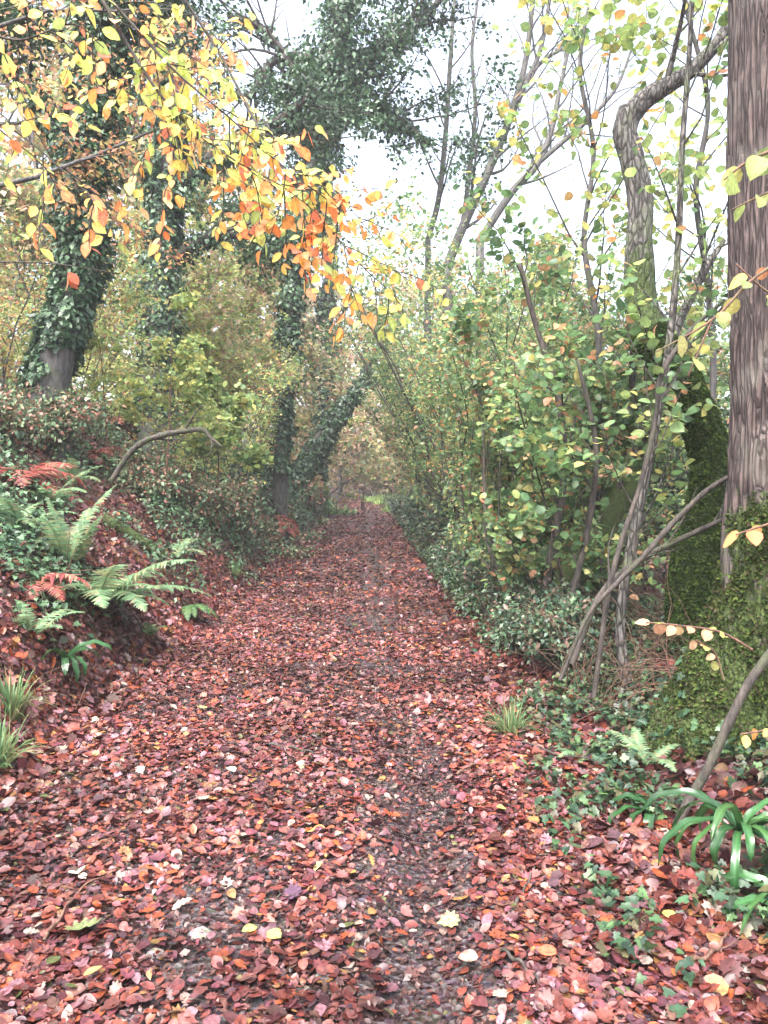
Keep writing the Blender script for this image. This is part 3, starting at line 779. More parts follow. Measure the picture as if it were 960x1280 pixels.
# --- broad trunk at the right edge
bx, by = 2.36, 4.55
base = np.array([bx, by, float(ground_h(bx, by)) - .15])
root = thing('broad_tree', 'broad tree trunk with ridged purple brown bark and flared mossy foot at right edge', 'tree', base)
zz = np.concatenate([np.linspace(-.15, 2.2, 110), np.linspace(2.23, 10, 150)])
cx_ = bx + .04 - .035 * np.clip(zz, 0, 20) + .02 * np.sin(zz * 1.3)
pts = np.stack([cx_, by + .01 * zz, zz], -1)
rad = .315 - .012 * zz
def flare(p, dirs, R):
    ang = np.arctan2(dirs[..., 1], dirs[..., 0]); z = p[:, 2][:, None]
    k = .55 + .75 * np.exp(-((np.angle(np.exp(1j * (ang - math.radians(188))))) / .55) ** 2) + .5 * np.exp(-((np.angle(np.exp(1j * (ang - math.radians(262))))) / .45) ** 2) + .45 * np.exp(-((np.angle(np.exp(1j * (ang - math.radians(330))))) / .45) ** 2) + .3 * np.exp(-((np.angle(np.exp(1j * (ang - math.radians(90))))) / .6) ** 2)
    R = R + .54 * k * np.exp(-np.clip(z - .02, -.2, 9) / .62)
    R = ridges(.07, 9)(p, dirs, R)
    R = R * (1 + .16 * (fbm(np.stack([np.cos(ang), np.sin(ang), z * .5 + 0 * ang], -1) * 1.7, 2) - .5))
    q = p[:, None, :] + dirs * R[..., None]
    return R + (.22 * (fbm(q * 2.3, 2) - .5) + .09 * (fbm(q * 7, 2) - .5)) * np.exp(-np.clip(z, 0, 9) / .8)
def mossy(v):
    z = v[..., 2]; return np.clip(.85 - (z - .75) * .9 + (fbm(v * 3, 3) - .5) * .9, 0, 1) * (z < 1.9) + (fbm(v * 2.0 + 5, 2) > .62) * .25
b = Buf(); V1 = tube(b, pts, rad, 180, rfun=flare, moss=mossy)
b.build('trunk', M['bark'], root)
# fuzz of moss over the foot
lowr = V1[:100]
p, o, c = on_tube(lowr, 90000, rs)
k = (mossy(p) > .42 + .3 * rs.rand(len(p))) & (p[:, 1] < by + .25)
p, o = p[k], o[k]
b = Buf()
g = fbm(p * 9, 2)
place(b, 'mini', p + o * (.02 * (g - .35))[:, None], norm(o * .8 + np.array([0, 0, -.35]) + rs.randn(len(p), 3) * .55), norm(o + rs.randn(len(p), 3) * .6), .012 + .020 * rs.rand(len(p)) * (g * 1.8), pal(len(p), [(.028, .048, .011), (.045, .075, .015), (.018, .032, .010), (.07, .09, .022), (.06, .045, .025)], None, .3, rs) * (.5 + g[:, None]), .3, rs=rs)
b.build('moss', M['moss'], root)
fp, fo, fc = on_tube(V1[:70], 900, rs); kk = (fbm(fp * 2.5, 2) > .5) & (fp[:, 2] < .9); fp, fo = fp[kk], fo[kk]
b = Buf(); place(b, 'ivy', fp + fo * .03, norm(fo * .4 + rs.randn(len(fp), 3) * .5 + [0, 0, -.6]), norm(fo + rs.randn(len(fp), 3) * .3), .03 + .03 * rs.rand(len(fp)), pal(len(fp), IVY, None, .3, rs), .3, rs=rs); b.build('ivy', M['glossy'], root)
lv = Leaves()
for (z, az) in ((5.6, 2.6), (6.6, .3), (7.6, -1.8), (8.6, 1.6), (9.6, 3.4)):
    b = Buf(); st = np.array([bx - .035 * z, by, z])
    branch(b, lv, st, (math.cos(az), math.sin(az), .7), 3.2, .09, rs, 2, kids=(6, 4), spacing=.13); b.build('limb', M['bark'], root)
p, d, n = lv.arr(); b = Buf(); place(b, 'small', p, d, n, .09, pal(len(p), YG, None, .25, rs), .3, rs=rs); b.build('crown', M['leaf'], root)

# --- crooked mossy tree behind it
D0 = 6.3
path = [(872, 862, 28, 0), (866, 780, 31, 0), (872, 700, 29, 0), (888, 620, 24, 0), (886, 560, 23, 0), (864, 505, 23, 0), (836, 455, 24, 0), (812, 415, 24, .05), (801, 375, 20, .1), (799, 310, 17, .1), (800, 250, 16, .1), (790, 200, 15, .1), (781, 165, 15, .1), (788, 138, 16, .1)]
pp = crv([list(P(a, b_, D0 + e)) + [r_ / F * D0] for a, b_, r_, e in path], 110)
root = thing('crooked_tree', 'crooked mossy tree bending left then up behind the broad trunk', 'tree', (pp[0, 0], pp[0, 1], pp[0, 2]))
b = Buf()
def m2(v): return np.clip(.95 - np.clip(v[..., 2] - 2.75, 0, 9) * .9 + (fbm(v * 3, 2) - .5) * .6, 0, 1)
V2 = tube(b, pp[:, :3], pp[:, 3], 40, rough=.13, moss=m2, rs=6)
b.build('trunk', M['bark_mid'], root)
def limbp(root, path, D, mat, rs, seg=10, n=24, twigs=0, lv=None, name='limb', moss=0., tl=.8, kids=(4,), level=1, rough=.08, start=.3, spacing=.1, tr=.4, dep=None, leafy=False):
    pts = crv([list(P(a, b_, D + (e[0] if e else 0))) + [r_ / F * D] for a, b_, r_, *e in path], n)
    b = Buf(); V = tube(b, pts[:, :3], pts[:, 3], seg, rough=rough, moss=moss, rs=5 if pts[0, 3] > .04 else 14)
    for k in range(twigs):
        i = int((start + (1 - start) * (k + rs.rand()) / twigs) * (n - 2)); td = norm(pts[i + 1, :3] - pts[i, :3])
        s = norm(np.cross(td, rs.randn(3)))
        branch(b, lv if lv is not None else Leaves(), pts[i, :3], norm(td * .8 + s * .7 + np.array([0, 0, .15])), tl * (.5 + .8 * rs.rand()), max(pts[i, 3] * tr, .003), rs, level, (0, 0, .2), .13, kids, .5, spacing, 4, leafy=leafy or (lv is not None))
    o = b.build(name, M[mat], root)
    return V
limbp(root, [(786, 146, 14), (806, 124, 13), (835, 106, 11), (868, 84, 9), (905, 40, 7), (930, -30, 5)], 6.4, 'bark_mid', rs, n=30, twigs=4, tl=.9)
limbp(root, [(830, 452, 8), (850, 400, 6), (880, 340, 5), (905, 300, 3)], 6.3, 'bark_mid', rs, twigs=3)
lo = V2[:60]
p, o, c = on_tube(lo, 42000, rs); g = fbm(p * 9, 2); k = m2(p) > .4 + .3 * rs.rand(len(p)); p, o, g = p[k], o[k], g[k]
b = Buf(); place(b, 'mini', p, norm(o * .7 + np.array([0, 0, -.6]) + rs.randn(len(p), 3) * .45), norm(o + rs.randn(len(p), 3) * .6), .014 + .026 * rs.rand(len(p)) * g * 1.6, pal(len(p), [(.035, .06, .012), (.055, .085, .016), (.02, .038, .010)], None, .3, rs) * (.5 + g[:, None]), .3, rs=rs)
b.build('moss', M['moss'], root)
# foot hidden in the verge: extend the trunk down to the soil
b = Buf(); q0 = pp[0, :3]; gz = float(ground_h(q0[0], q0[1]))
tube(b, crv([list(q0 + [0, 0, .1]), list(q0 * [1, 1, 0] + [0.02, 0, (q0[2] + gz) / 2]), [q0[0] + .03, q0[1], gz - .15]], 14), np.linspace(.20, .34, 14), 40, rough=.12, moss=1.0)
b.build('root_flare', M['bark_mid'], root)

# --- slim stems on the right
def stemtree(name, label, cat, path, D, bark, seed, twigs=8, tl=.8, cols=HAZEL, w=HW, lsize=.075, group=None, kids=(5,), level=1, spacing=.07, start=.3, leaf='hazel', n=40, leafmax=None, seg=12, rough=.2, mat='leaf', moss=0., dens=None):
    rs = np.random.RandomState(seed)
    b0 = P(path[0][0], path[0][1], D)
    root = thing(name, label, cat, b0, group)
    lv = Leaves() if lsize else None
    V = limbp(root, path, D, bark, rs, seg=seg, n=n, twigs=twigs, lv=lv, name='stem', tl=tl, kids=kids, level=level, start=start, spacing=spacing, rough=rough, moss=moss)
    if lv is not None and lv.p:
        p, d, nn = lv.arr(); b = Buf(); p, d, nn = thicken(p, d, nn, int(len(p) * (dens if dens else (3.0 if D < 7 else 2))), .09, rs)
        place(b, leaf, p, d, nn, lsize * (.55 + .7 * rs.rand(len(p))), pal(len(p), cols, w, .25, rs), .35, rs=rs)
        b.build('foliage', M[mat], root)
    return root
SG = 'slim stems in front of the mossy trees'
stemtree('sapling', 'tall slim pale stemmed sapling rising past the crooked tree to the top edge', 'sapling', [(788, 892, 10), (783, 850, 7.5), (775, 790, 6.5), (782, 720, 6.2), (800, 630, 5.5), (822, 520, 5), (838, 420, 5), (848, 300, 4.2), (853, 180, 3.8), (862, 60, 3.2), (868, -80, 3)], 5.4, 'bark_mid', 71, twigs=13, tl=.85, lsize=.075, cols=YG + HAZEL, w=[10, 10, 6, 6, 10, 8, 6, 8, 2, 3], kids=(5,), group=SG, start=.35, n=60, dens=1.3)
stemtree('sapling', 'dark slim stem zigzagging right from the hollow towards the broad trunk', 'sapling', [(742, 872, 3.4), (765, 720, 3.4), (802, 600, 3.2), (820, 520, 3), (826, 470, 3.3), (862, 415, 3), (905, 375, 2)], 5.1, 'bark_dark', 72, twigs=9, tl=.6, lsize=.08, group=SG, dens=1.1)
stemtree('bent_branch', 'long bare branch curving up to the right across the mossy trunks', 'branch', [(700, 850, 2.4), (735, 770, 2.8), (770, 730, 3.2), (800, 700, 3.6), (845, 650, 3.6), (895, 605, 3.3), (965, 572, 3), (1040, 540, 2.8)], 5.0, 'bark_dark', 73, twigs=5, tl=.4, lsize=0, n=40)
stemtree('bent_branch', 'thin grey branch sweeping below the long bare branch', 'branch', [(715, 830, 4), (750, 745, 4), (800, 700, 4), (870, 665, 3.5), (935, 635, 2.5)], 5.2, 'bark_dark', 74, twigs=6, tl=.4, lsize=0, n=30)
stemtree('leaning_log', 'dark mossy trunk leaning right in the middle of the thicket', 'tree trunk', [(690, 770, 17), (715, 715, 17), (745, 670, 16), (775, 620, 16), (800, 560, 13), (812, 500, 10), (815, 430, 7)], 7.8, 'bark_dark', 75, twigs=6, tl=1.2, lsize=.08, moss=.75, seg=18)
stemtree('sapling', 'thin dark stem standing behind the leaning mossy log', 'sapling', [(672, 790, 5), (690, 690, 5), (705, 590, 4.5), (698, 500, 4), (668, 400, 3.5), (650, 330, 3)], 7.2, 'bark_dark', 76, twigs=9, tl=.9, lsize=.08, group=SG)
stemtree('sapling', 'straight thin stem left of the pale sapling foot', 'sapling', [(706, 830, 4), (712, 760, 4), (735, 660, 4), (745, 560, 3.2), (722, 450, 2.4)], 6.4, 'bark_dark', 77, twigs=7, tl=.6, lsize=.08, group=SG)
# thick stick at lower right
stemtree('leaning_stick', 'thick brown stick leaning out of the verge at the lower right', 'stick', [(846, 1030, 6), (862, 1000, 6), (885, 960, 6), (915, 895, 5.8), (945, 840, 5.6), (1000, 775, 7), (1060, 700, 6)], 3.5, 'bark_dark', 78, twigs=0, lsize=0, n=40)

# ================================================================== NEAR SPRAYS ON THE RIGHT
def spray(name, label, twigs, seed, cols, w, lsize, leaf, D, cat='branch', mat='thin', group=None, spacing=.045, bark='bark_red', dens=1.0, hang=.35):
    rs = np.random.RandomState(seed)
    root = thing(name, label, cat, P(twigs[0][0][0], twigs[0][0][1], D), group)
    lv = Leaves()
    for tw in twigs:
        pts = crv([list(P(a, b_, D + (e[0] if e else 0))) + [r_ / F * D] for a, b_, r_, *e in tw], 22)
        b = Buf(); tube(b, pts[:, :3], pts[:, 3], 6, rough=.1)
        lv.along(pts[4:, :3], spacing / dens, rs, off=.01)
        b.build('twig', M[bark], root)
    p, d, n = lv.arr()
    d = norm(d + np.array([0, 0, -hang]) + rs.randn(len(d), 3) * .2)
    n = norm(n * .7 + np.array([0, -.55, .2]) + rs.randn(len(n), 3) * .35)
    b = Buf(); place(b, leaf, p, d, n, lsize * (.6 + .6 * rs.rand(len(p))), pal(len(p), cols, w, .2, rs), .35, rs=rs)
    b.build('foliage', M[mat], root)
    return root
spray('hazel_spray', 'large yellow green leaves hanging in front of the broad trunk near the top', [[(1010, 170, 3), (960, 190, 2.4), (930, 205, 1.8), (905, 225, 1)], [(985, 230, 2), (950, 245, 1.4), (915, 262, 1)]], 81, YG, None, .085, 'hazel', 2.7, spacing=.05)
spray('hazel_spray', 'thin crossing twig with scattered leaves over the middle of the broad trunk', [[(1000, 310, 2.5), (940, 350, 2), (890, 400, 1.6), (820, 440, 1)], [(1000, 380, 2), (960, 365, 1.4), (920, 330, 1)], [(890, 400, 1.4), (860, 470, 1)]], 82, YG + [(.5, .2, .1)], None, .07, 'hazel', 3.2, spacing=.08)
spray('hazel_spray', 'orange and pale leaves on a twig beside the mossy foot at right edge', [[(1000, 640, 2), (960, 655, 1.6), (920, 668, 1)]], 83, [(.65, .3, .12), (.6, .45, .2), (.55, .16, .07)], None, .075, 'hazel', 3.0, spacing=.04)
spray('hazel_spray', 'pinkish and lime leaves on a low twig in front of the mossy trunk foot', [[(940, 812, 2), (900, 790, 1.8), (850, 782, 1.4), (808, 778, 1)], [(905, 850, 1.6), (893, 815, 1.2), (870, 800, .9)]], 84, [(.3, .42, .1), (.55, .35, .22), (.5, .25, .15), (.4, .45, .14)], None, .06, 'hazel', 3.6, spacing=.035)
spray('hazel_spray', 'single yellow orange leaves low on the mossy foot beside the stick', [[(1000, 900, 2), (960, 912, 1.6), (925, 918, 1)]], 85, [(.6, .42, .12), (.6, .26, .08), (.3, .4, .1)], None, .07, 'beech', 3.4, spacing=.05)

# ================================================================== OVERHANGING BEECH BRANCHES (top left)
rs = np.random.RandomState(90)
def beech_branch(label, mains, seed, D, ntw, cols, w, tl=.38, lsize=.047, dens=.034):
    rs = np.random.RandomState(seed)
    root = thing('beech_branch', label, 'branch', P(mains[0][0][0], mains[0][0][1], D), 'beech branches hanging from the top left')
    lv = Leaves()
    for mn in mains:
        n = 40
        pts = crv([list(P(a, b_, D + (e[0] if e else 0))) + [r_ / F * D] for a, b_, r_, *e in mn], n)
        b = Buf(); tube(b, pts[:, :3], pts[:, 3] * .6, 7, rough=.25, rs=25)
        k = int(ntw * np.linalg.norm(np.diff(pts[:, :3], axis=0), axis=1).sum())
        for j in range(k):
            i = min(int((.08 + .92 * (j + rs.rand()) / k) * (n - 2)), n - 2); td = norm(pts[i + 1, :3] - pts[i, :3])
            sg = 1 if j % 2 else -1
            s = norm(np.cross(td, [0.15, 1, .25])) * sg
            L = tl * (.45 + .8 * rs.rand()) * (1 - .4 * i / n)
            tw = wander(pts[i, :3], td * .7 + s * .75 + rs.randn(3) * .3 + np.array([0, 0, -.2]), L, 7, .12, (0, 0, -.55), rs)
            tube(b, tw, np.linspace(.0022, .0009, 7), 4)
            lv.along(tw, dens, rs, off=.006)
            for m in range(2):
                q = tw[2 + m * 2]; t2 = wander(q, norm(tw[3] - tw[2]) + rs.randn(3) * .6 + np.array([0, 0, -.3]), L * .4, 5, .15, (0, 0, -.3), rs)
                tube(b, t2, np.linspace(.0014, .0008, 5), 3); lv.along(t2, dens, rs, off=.006)
        b.build('twig', M['bark_dark'], root)
    p, d, nn = lv.arr()
    d = norm(d + np.array([0, 0, -.32]) + rs.randn(len(d), 3) * .4)
    nn = norm(nn * .8 + np.array([0, -.6, .1]) + rs.randn(len(nn), 3) * .5)
    tone = fbm(p * 3.0, 2)
    k = rs.rand(len(p)) * .5 + (tone - .3)
    c1 = pal(len(p), [(.70, .46, .12), (.70, .32, .09), (.64, .20, .07), (.46, .14, .09), (.70, .42, .22)], [4, 6, 6, 3, 4], .2, rs)
    c2 = pal(len(p), [(.46, .52, .14), (.36, .46, .14), (.64, .56, .14)], None, .2, rs)
    c = np.where((k > .38)[:, None], c1, c2)
    if cols is not None: c = pal(len(p), cols, w, .25, rs)
    b = Buf(); place(b, 'beech', p, d, nn, lsize * (.6 + .6 * rs.rand(len(p))), c, .3, rs=rs)
    b.build('foliage', M['thin'], root)
beech_branch('dark forked beech branch slanting from the top with orange and lime leaves',
    [[(112, -30, 5), (150, 40, 4.2), (200, 118, 3.4), (245, 165, 2.6), (300, 205, 1.8), (345, 235, 1)],
     [(112, -30, 4), (165, 30, 3.4), (220, 90, 2.4), (290, 150, 1.8), (350, 205, 1.4), (430, 265, 1)],
     [(214, 125, 1.6), (220, 170, 1.3), (228, 215, 1)]], 91, 2.35, 15, None, None)
beech_branch('leafy beech branch drooping furthest right over the path',
    [[(190, -60, 4, .2), (270, 60, 3, .2), (340, 190, 2.4, .1), (400, 270, 1.8, .1), (450, 330, 1.3), (500, 375, .8)],
     [(330, 150, 1.6), (370, 215, 1.3), (415, 235, 1), (470, 300, .8)]], 92, 2.6, 15, None, None)
beech_branch('beech twig with mottled leaves entering from the left edge below the forked branch',
    [[(-60, 130, 3), (20, 165, 2.2), (80, 215, 1.6), (135, 270, 1)], [(-60, 20, 3), (20, 50, 2.2), (90, 30, 1.6), (130, 60, 1)]], 93, 2.2, 11, None, None, tl=.3)
beech_branch('nearly bare reddish twig low at the left edge', [[(-60, 325, 2), (0, 327, 1.7), (70, 330, 1.3), (150, 342, .8)]], 94, 2.4, 3, [(.4, .1, .06), (.5, .25, .1)], None, tl=.08, dens=.07)

# ================================================================== SHRUBS RIGHT
HG = 'hazel shrubs lining the right side of the path'
sh = [
    # px, Y, stems, H, lean, spread, lsize, label, seed, cols
    (712, 7.6, 10, 3.3, (-.12, .1, 0), .5, .068, 'nearest hazel shrub left of the pale sapling, with broad green leaves', 101, HAZEL, HW),
    (672, 9.4, 10, 3.9, (-.12, 0, 0), .5, .07, 'hazel shrub with green and yellow leaves just beyond the nearest one', 102, HAZEL, HW),
    (645, 11.8, 10, 4.7, (-.12, -.05, 0), .5, .072, 'hazel shrub halfway up the path with orange tinted top', 103, HAZEL + [(.5, .25, .08)], HW + [8]),
    (620, 15.5, 10, 6.0, (-.28, 0, 0), .45, .085, 'tall hazel shrub leaning over the path', 104, HAZEL, HW),
    (592, 20, 9, 7.4, (-.2, 0, 0), .42, .10, 'tall yellow green shrub further along the right side', 105, HAZEL + YG, HW + [6, 6, 4, 4]),
    (572, 27, 9, 8, (-.12, 0, 0), .42, .14, 'hazy green shrub near the far end of the right side', 106, HAZEL + PALEFAR, HW + [6] * 5),
    (800, 9.8, 9, 4.2, (-.05, 0, 0), .6, .07, 'hazel shrub behind the crooked mossy tree', 107, HAZEL, HW),
    (745, 13.5, 9, 5.2, (0, 0, 0), .6, .085, 'loose green shrub set back behind the front row of hazels', 108, HAZEL, HW),
    (915, 9.8, 7, 4.0, (.05, .1, 0), .45, .07, 'green shrub seen between the crooked tree and the broad trunk', 109, HAZEL, HW),
]
for (px, Yk, ns, H, lean, sp, ls, lab, sd, cl, w) in sh:
    r_ = np.random.RandomState(sd)
    shrub('hazel_shrub', lab, 'shrub', G(px, Yk), r_, ns, H, lean, sp, cl, w, 'hazel' if Yk < 9 else ('small' if Yk < 16 else 'mini'), ls, HG, spacing=.085 + .003 * Yk, kids=(9, 5) if Yk < 12 else (9, 6), ratio=.38, t0=.12, leafn=int(17000 if Yk < 12 else 17000), clump=.07 + .006 * Yk, gap=.455 if 760 < px < 860 else .42)

# dark holly / bramble masses low and behind
def bush(name, label, cat, base, rs, rad, n, cols, leaf='small', lsize=.05, group=None, mat='glossy', w=None, nst=7):
    """low evergreen bush: curved stems carrying lumpy leaf pads"""
    root = thing(name, label, cat, base, group)
    base = np.array(base); rad = np.array(rad, float)
    cl = []
    for k in range(nst):
        az = 6.283 * (k + rs.rand()) / nst; e = .35 + .6 * rs.rand()
        o = np.array([math.cos(az) * rad[0] * e, math.sin(az) * rad[1] * e, rad[2] * (.5 + .9 * rs.rand()) * (1.15 - .35 * e)])
        pts = crv([list(base + [0, 0, -.04]), list(base + o * [.3, .3, .55] + rs.randn(3) * .05), list(base + o)], 10)
        b = Buf(); tube(b, pts, np.linspace(.012, .004, 10) * rad[2] ** .5, 4)
        cl.append(base + o); cl.append(pts[6])
        for m in range(4):
            tw = wander(pts[4 + m], rs.randn(3) + [0, 0, .6], rad.mean() * .4, 5, .2, (0, 0, 0), rs); tube(b, tw, np.linspace(.005, .002, 5), 3); cl.append(tw[-1])
        b.build('stem', M['bark_dark'], root)
    cl = np.array(cl); i = rs.choice(len(cl), n)
    r = rs.rand(n) ** .8
    sc = rad.mean() * (.30 + .30 * rs.rand(len(cl)))[i]
    u = rdir(n, rs); p = cl[i] + u * (sc * r)[:, None] * np.array([1, 1, .7])
    g = np.array([float(x) for x in ground_h(p[:, 0], p[:, 1])]); p[:, 2] = np.maximum(p[:, 2], g + .02 + .05 * rs.rand(n))
    k_ = corridor(p) | (p[:, 2] < .25)
    p, u = p[k_], u[k_]; n = len(p)
    b = Buf(); place(b, leaf, p, norm(u + rs.randn(n, 3) * .8 + [0, 0, -.2]), norm(u * .5 + np.array([0, 0, .9]) + rs.randn(n, 3) * .5), lsize * (.6 + .7 * rs.rand(n)), pal(n, cols, w, .35, rs), .3, rs=rs)
    b.build('foliage', M[mat], root)
    return root
for i, (px, Yk, lab) in enumerate([(440, 66, 'pale distant bush closing the gap left of the path end'), (500, 62, 'pale distant bush behind the bright grass'), (560, 70, 'pale distant bush right of the path end'), (380, 70, 'faint bush on the far left horizon')]):
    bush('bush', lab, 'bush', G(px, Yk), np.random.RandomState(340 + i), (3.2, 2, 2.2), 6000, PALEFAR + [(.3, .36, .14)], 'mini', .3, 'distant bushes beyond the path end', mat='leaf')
BU = 'dark bushes low along the right side'
for (px, Yk, rad, n, ls, lab, sd) in [a + (i,) for i, a in enumerate([
    (660, 6.9, (.5, .6, .42), 3600, .05, 'small leaved dark bush nearest the path edge on the right'),
    (700, 6.2, (.4, .4, .45), 2600, .05, 'dark glossy bush at the foot of the straight thin stem'),
    (615, 9.0, (.5, .8, .45), 3600, .06, 'low bluish green bush bordering the path behind the nearest dark bush'),
    (585, 12.5, (.6, 1.2, .5), 3800, .075, 'low bush bordering the path under the orange tinted hazel'),
    (562, 17, (.8, 1.8, .7), 3800, .10, 'bluish bush where the right side narrows'),
    (545, 24, (.9, 2.5, .9), 3800, .14, 'far low bush close to the bright grass')])]:
    bush('bush', lab, 'bush', G(px, Yk), np.random.RandomState(120 + sd), rad, n, [(.05, .10, .055), (.075, .135, .07), (.03, .065, .042), (.11, .16, .085), (.14, .08, .06)], 'small' if Yk < 15 else 'mini', ls, BU)
bush('holly_tree', 'dark glossy holly filling the gap behind the hazel leaves', 'holly', G(790, 11), np.random.RandomState(131), (1.3, 1.2, 2.6), 11000, HOLLY, 'holly', .075, nst=12)
bush('holly_tree', 'dark holly further back at the centre right of the thicket', 'holly', G(690, 15.5), np.random.RandomState(132), (1.5, 1.2, 2.8), 9000, HOLLY, 'small', .10, nst=12)
bush('holly_tree', 'dark holly showing behind the slim stems beside the broad trunk', 'holly', G(905, 12), np.random.RandomState(133), (1.3, 1.2, 2.4), 8000, HOLLY, 'small', .085, nst=12)

# ================================================================== TREES LEFT (ivy clad)
def ivytree(label, path, D, seed, n, size, thick, puffs=(), limbs=(), bark='bark_grey', crown=None, name='ivy_clad_tree', seg=22, zlow=None, foot=None, group='ivy clad trees'):
    rs = np.random.RandomState(seed)
    pts = crv([list(P(a, b_, D)) + [r_ / F * D] for a, b_, r_ in path], 60)
    # carry the foot down into the soil
    g = float(ground_h(pts[0, 0], pts[0, 1])); ext = np.array([[pts[0, 0], pts[0, 1], min(g, pts[0, 2]) - .3, pts[0, 3] * 1.25]])
    pts = np.concatenate([ext, pts])
    root = thing(name, label, 'tree', (pts[0, 0], pts[0, 1], g), group)
    b = Buf(); V = tube(b, pts[:, :3], pts[:, 3], seg, rough=.14, rs=3); b.build('trunk', M[bark], root)
    grids = [(V[1:], 1.0)]
    lv = Leaves(); l2 = Leaves()
    for (lp, wt, tw, tl) in limbs:
        Vl = limbp(root, lp, D, 'bark_dark', rs, seg=9, n=26, twigs=tw, tl=tl, kids=(5, 4), level=2, lv=(lv if crown else (l2 if wt >= .25 else None)), spacing=.2)
        if wt: grids.append((Vl, wt * .35))
    ivy_on(root, grids, n, rs, size, thick, zlow=zlow)
    for (pf, cnt, pr) in puffs:
        bb = Buf()
        q = crv([list(P(a, b_, D)) + [r_ / F * D] for a, b_, r_ in pf], 40)
        i = rs.randint(0, 40, cnt); u = rdir(cnt, rs); rr = q[i, 3] * rs.rand(cnt) ** .6
        p = q[i, :3] + u * rr[:, None]
        k = fbm(p * (1.3 / max(size * 10, .5)), 3) > .545
        p, u = p[k], u[k]
        place(bb, 'mini', p, norm(u + np.array([0, 0, -.8]) + rs.randn(len(p), 3) * .6), norm(u * .6 + np.array([0, 0, .7]) + rs.randn(len(p), 3) * .5), size * 1.1 * (.6 + .7 * rs.rand(len(p))), pal(len(p), IVY, None, .35, rs) * 1.1, .25, rs=rs)
        bb.build('ivy_clump', M['glossy'], root)
    if l2.p:
        p, d, nn = thicken(*l2.arr(), N=7000, clump=size * 2.2, rs=rs); k = fbm(p * 1.5, 2) > .42; p, d, nn = p[k], d[k], nn[k]
        bb = Buf(); place(bb, 'mini', p, d, nn, size * (.6 + .7 * rs.rand(len(p))), pal(len(p), IVY, None, .35, rs), .3, rs=rs); bb.build('ivy_clump', M['glossy'], root)
    if crown and lv.p:
        p, d, nn = lv.arr(); bb = Buf(); place(bb, 'mini', p, d, nn, crown[1], pal(len(p), crown[0], None, .3, rs), .3, rs=rs); bb.build('crown', M['leaf'], root)
    return root
ivytree('thick ivy covered tree nearest the left edge with a bare pinkish foot', [(58, 505, 26), (70, 440, 24), (92, 370, 22), (104, 300, 21), (106, 200, 20), (112, 100, 18), (130, 0, 16), (150, -150, 12)], 10.5, 141, 15000, .075, .08,
        puffs=[([(84, 400, 26), (104, 330, 38), (100, 240, 46), (120, 140, 55), (150, 20, 70), (170, -80, 80)], 17000, 0)],
        limbs=[([(106, 170, 9), (150, 90, 7), (190, 20, 5), (230, -60, 3)], .4, 5, 1.4), ([(108, 220, 8), (60, 150, 6), (20, 90, 4), (-40, 40, 3)], .3, 4, 1.4)], zlow=2.9)
ivytree('ivy covered tree with a limb arching right over the yellow saplings', [(196, 520, 22), (198, 420, 20), (200, 340, 19), (208, 250, 18), (216, 150, 16), (222, 40, 14), (230, -120, 10)], 14.5, 142, 13000, .095, .10,
        puffs=[([(205, 330, 46), (212, 220, 55), (222, 100, 65), (235, -20, 90)], 12000, 0)],
        limbs=[([(202, 345, 9), (232, 312, 8), (275, 294, 7), (330, 298, 5), (378, 318, 3)], .25, 6, 1.6), ([(208, 250, 10), (250, 208, 9), (300, 180, 8), (350, 150, 6), (395, 112, 4)], .3, 6, 1.6)])
ivytree('slender tree wrapped in dark ivy, swelling into a huge ivy crown above the path', [(350, 590, 9), (354, 500, 8), (362, 400, 8), (372, 300, 10), (392, 220, 13), (412, 140, 14), (424, 40, 13), (430, -80, 11), (436, -220, 8)], 19, 143, 15000, .12, .16,
        puffs=[([(352, 560, 12), (360, 420, 16), (372, 300, 20)], 2600, 0), ([(385, 240, 34), (412, 150, 50), (425, 60, 62), (436, -60, 90), (440, -160, 110)], 15000, 0), ([(430, 60, 40), (475, 50, 45), (510, 20, 40)], 5000, 0), ([(425, 150, 30), (465, 140, 40), (510, 155, 28)], 3500, 0)],
        limbs=[([(418, 96, 8), (380, 72, 6), (340, 78, 5), (312, 120, 4), (282, 110, 2)], .12, 8, 2.2), ([(405, 160, 8), (375, 100, 6), (330, 38, 5), (285, 20, 3)], .12, 8, 2.2), ([(398, 190, 7), (370, 160, 5), (345, 110, 4), (320, 88, 3)], .1, 8, 2.0),
               ([(425, 90, 7), (470, 60, 6), (510, 40, 5), (560, -10, 3)], .3, 7, 2.4), ([(424, 150, 6), (460, 135, 5), (500, 150, 4), (535, 180, 2)], .3, 7, 2.0)])
ivytree('leaning tree wrapped in ivy that bends right over the far path', [(366, 618, 12), (384, 578, 11), (408, 540, 10), (432, 505, 9), (452, 484, 7.5), (480, 462, 5.5), (510, 440, 4), (545, 415, 3)], 27, 144, 7000, .12, .06,
        puffs=[([(395, 560, 9), (425, 510, 9), (462, 474, 14)], 900, 0)],
        limbs=[([(452, 484, 6), (460, 455, 5), (478, 425, 4), (470, 390, 3)], .2, 6, 2.0), ([(470, 470, 5), (505, 470, 3.5), (540, 482, 2.5), (575, 475, 1.5)], .2, 6, 2.0)], bark='bark_dark', crown=(HAZEL, .17))
ivytree('dark thin tree beside the slender ivy wrapped one, left of the leaning tree', [(398, 600, 6), (400, 500, 6), (404, 420, 6), (412, 330, 5), (420, 240, 4)], 31, 145, 5000, .16, .2, limbs=[([(402, 470, 3), (418, 430, 2.5), (432, 380, 2)], .2, 5, 2.)], bark='bark_dark', crown=(PALEFAR, .2))

